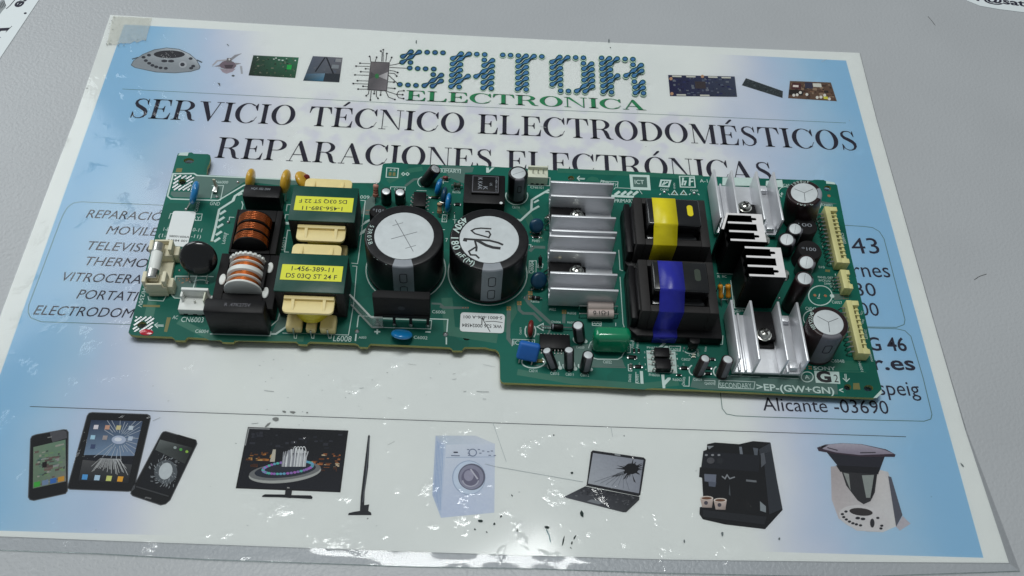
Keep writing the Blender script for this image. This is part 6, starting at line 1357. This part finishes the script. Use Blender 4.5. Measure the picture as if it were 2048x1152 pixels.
axial(H(435,75), H(570,92), 1.2, 1.2, .85, 'diode', 'small dark resistor beside the large scribbled capacitor', ((.45,'stripe'),), (.15,.85))
axial(F(1048,268), F(1050,110), .0, 6.0, .9, 'diode', 'small black diode standing on end by the heat sink', (), (.35,.9), 'diode', False)
axial(L(1285,655), L(1268,375), .0, 11.0, 1.15, 'orange', 'orange axial part standing beside the blue taped transformer', (), (.35,.92), 'ferrite_bead'); axial(L(1365,620), L(1360,385), .0, 9.5, 1.3, 'orange', 'orange axial part standing beside the black comb heat sink', (), (.3,.95), 'ferrite_bead')
axial(Ez(1500,725), Ez(1570,722), 3, 3, .9, 'tin', 'bare wire link beside the heat sink', (), (.3,.7), 'wire_link', False)

# --- chips
def chip(x0, x1, y0, y1, h0, h1, n_, side, label, mt='black', name='chip', pinl=1.5):
    o, c = boxpart(name, x0, x1, y0, y1, h0, h1, mt, label, .2); w_, d_c = (x1-x0)/2, (y1-y0)/2
    for k in range(n_):
        for s_ in (-1, 1):
            if side == 'y': x = -w_+.8+(2*w_-1.6)*k/max(1,n_-1); m_ = MB().box(x-.22,x+.22,min(s_*d_c,s_*(d_c+pinl*.4)),max(s_*d_c,s_*(d_c+pinl*.4)),h1*.45,h1*.6).box(x-.22,x+.22,min(s_*(d_c+pinl*.3),s_*(d_c+pinl)),max(s_*(d_c+pinl*.3),s_*(d_c+pinl)),.08,.3).box(x-.22,x+.22,min(s_*(d_c+pinl*.3),s_*(d_c+pinl*.5)),max(s_*(d_c+pinl*.3),s_*(d_c+pinl*.5)),.1,h1*.6)
            else: y = -d_c+.8+(2*d_c-1.6)*k/max(1,n_-1); m_ = MB().box(min(s_*w_,s_*(w_+pinl*.4)),max(s_*w_,s_*(w_+pinl*.4)),y-.3,y+.3,h1*.45,h1*.6).box(min(s_*(w_+pinl*.3),s_*(w_+pinl)),max(s_*(w_+pinl*.3),s_*(w_+pinl)),y-.3,y+.3,.08,.3).box(min(s_*(w_+pinl*.3),s_*(w_+pinl*.5)),max(s_*(w_+pinl*.3),s_*(w_+pinl*.5)),y-.3,y+.3,.1,h1*.6)
            sub('pin', m_, 'tin', o)
    return o
chip(25.0, 38.2, -59.8, -52.6, .3, 2.4, 9, 'y', 'black controller chip behind the row of small capacitors')
chip(-35.0, -29.0, 15.8, 24.6, .4, 3.6, 4, 'x', 'eight-pin black chip beside the small upright capacitors')
o = chip(74.9, 81.4, -63.0, -58.3, .6, 4.0, 2, 'x', 'black optocoupler closer to the blue taped transformer', name='optocoupler', pinl=2.6); o = chip(75.0, 81.5, -69.0, -64.0, .6, 4.0, 2, 'x', 'black optocoupler closer to the board edge', name='optocoupler', pinl=2.6)
c = onb(M(1100,430)); o = bpart('small_transistor', MB().prism([(-2.3,1.2),(2.3,1.2),(2.3,-.4),(1.3,-1.7),(-1.3,-1.7),(-2.3,-.4)], 2.2, 7.0), 'black', (c.x, c.y-.4, ZB), 'small black transistor before the blue taped transformer', .25)
for x in (-1.3,0,1.3): sub('lead', MB().tube([(x,0,2.4),(x*1.6,-.8,0)], .25, 6), 'tin', o)
# surface-mount parts
def smd(p, sx, sy, hh_, mt='black', rz=0, ends=True, label=None):
    c = onb(p); o = bpart('surface_mount_part', MB().box(-sx/2,sx/2,-sy/2,sy/2,.08,hh_), mt, c, label, .08, rot=(0,0,rz))
    if ends:
        lx = sx >= sy
        for s_ in (-1, 1):
            m_ = MB().box(*( (min(s_*sx*.5,s_*sx*.8),max(s_*sx*.5,s_*sx*.8),-sy*.45,sy*.45) if lx else (-sx*.45,sx*.45,min(s_*sy*.5,s_*sy*.8),max(s_*sy*.5,s_*sy*.8)) ), .08, hh_*.6); sub('solder_joint', m_, 'solder', o, .1)
for p, sx, sy, mt in ((M(185,580),2.8,1.6,'black'),(M(165,720),1.4,1.8,'resdark'),(M(280,725),2.6,1.4,'black'),(M(985,745),2.6,1.4,'black'),(M(1340,745),2.8,1.3,'black'),(M(1350,830),2.2,1.2,'black'),(M(215,480),.9,1.5,'black'),(M(285,480),.9,1.5,'black'),(M(1125,575),1.3,.7,'ivory'),(M(1130,540),1.2,.5,'ivory'),(M(905,855),1.6,.8,'black'),(M(1420,610),1.6,1.2,'ink'),
                     (Ez(490,575),2.2,1.4,'black'),(Ez(1400,905),2.4,1.3,'black'),(Ez(1395,950),2.4,1.1,'black'),(F(1010,465),2.0,1.0,'resdark'),(Ez(220,495),3.2,.7,'tan'),(Cz(1840,440),3.0,.8,'ink'),(H(425,775),1.6,1.2,'resdark'),(H(545,785),2.6,1.4,'tan'),(H(1590,745),1.0,1.4,'black')):
    smd(p, sx, sy, .9, mt, random.uniform(-.05,.05))
# solder domes that show on top
for p, r_s in ((A(1300,430),.85),(D(860,850),1.15),(D(1785,885),1.25),(F(62,938),1.1),(A(1190,890),.9),(B(570,320),.7),(B(682,442),.6),(B(862,450),.7),(A(705,742),.9),(A(1060,600),.9),(F(885,550),.6),(F(1100,320),.8),(F(1480,270),1.0),(H(985,585),.6),(H(708,880),.75),(H(868,885),.75),(H(1040,890),.7),(M(985,432),.6),(M(1165,440),.6),(G(1475,300),.9),(G(1800,312),.9),(Ez(100,365),.7),(Cz(1195,425),.55),(Ez(455,668),.55),(Ez(335,665),.55),(J(1010,745),.8),(F(970,20),.6),(F(960,465),.6),(F(1070,465),.6),(Ez(345,300),.4),(Ez(208,665),.5),(Ez(1495,860),.6),(I(240,880),.6)):
    q = onb(p); bpart('solder_joint', MB().lathe([(r_s,0),(r_s*.9,r_s*.35),(r_s*.5,r_s*.75),(0,r_s*.9)], 12), 'solder', (q.x, q.y, ZB))
# wire ends poking from the left ground terminal
q = onb(A(1045,520)); o = bpart('ground_terminal', MB().prism([(-1.2,-2.2),(1.2,-2.4),(1.0,1.8),(.4,3.0),(-.6,2.6)], .1, 1.6), 'tin', (q.x, q.y, ZB), 'dull metal ground terminal on the grey strip', .35)
sub('terminal_tab', MB().box(-.7,.6,1.2,1.9,1.2,6.0), 'glow', o, .2)
# stickers
def sticker(pts, label, lines, h=.12, rr=.0):
    q = [xy(p) for p in pts]; cx_ = sum(p[0] for p in q)/len(q); cy_ = sum(p[1] for p in q)/len(q)
    o = bpart('sticker', MB().prism([(p[0]-cx_, p[1]-cy_) for p in q], .1, .22), 'labelwhite', (cx_, cy_, ZB), label, smooth=0)
    m_ = MB()
    for s_, p0, p1, hg in lines:
        a_, b_ = onb(p0, .2), onb(p1, .2); put_text(m_, s_, (a_.x-cx_, a_.y-cy_), (b_.x-cx_, b_.y-cy_), hg, .25, bold=.012)
    link('printed_marking', m_.mesh('sticker_text', MT['ink'], smooth=0), o); return o, (cx_, cy_)
sticker([A(552,782),A(562,768),A(580,763),A(800,770),A(816,780),A(816,800),B(655,60),B(645,76),B(470,60),A(455,1145)], 'white sticker with two lines of digits beside the fuse', [('S8001606A', A(508,1060), A(738,1072), 1.15), ('24584 001', A(488,1108), A(712,1118), 1.15)])
o, c = sticker([F(215,730),F(228,712),F(250,708),F(650,725),F(672,735),F(680,755),F(668,905),F(655,922),F(630,926),F(235,908),F(215,898),F(208,880)], 'white sticker with upside-down digits and a pen stroke before the large scribbled capacitor', [('S-8001-606-A 001', F(650,750), F(248,738), 1.5), ('WK 526 00024584', F(648,838), F(232,822), 1.7)])
m_ = MB(); pts = lambda *a: [(xy(F(*p))[0]-c[0], xy(F(*p))[1]-c[1]) for p in a]
m_.ribbon(pts((525,912),(470,820),(440,762)), .35, .26); m_.ribbon(pts((440,762),(438,840)), .4, .262); m_.ribbon(pts((440,762),(462,785)), .4, .264); m_.ribbon(pts((475,805),(560,802),(655,815)), .3, .266); link('pen_stroke', m_.mesh('pen_stroke', MT['ink'], smooth=0), o)
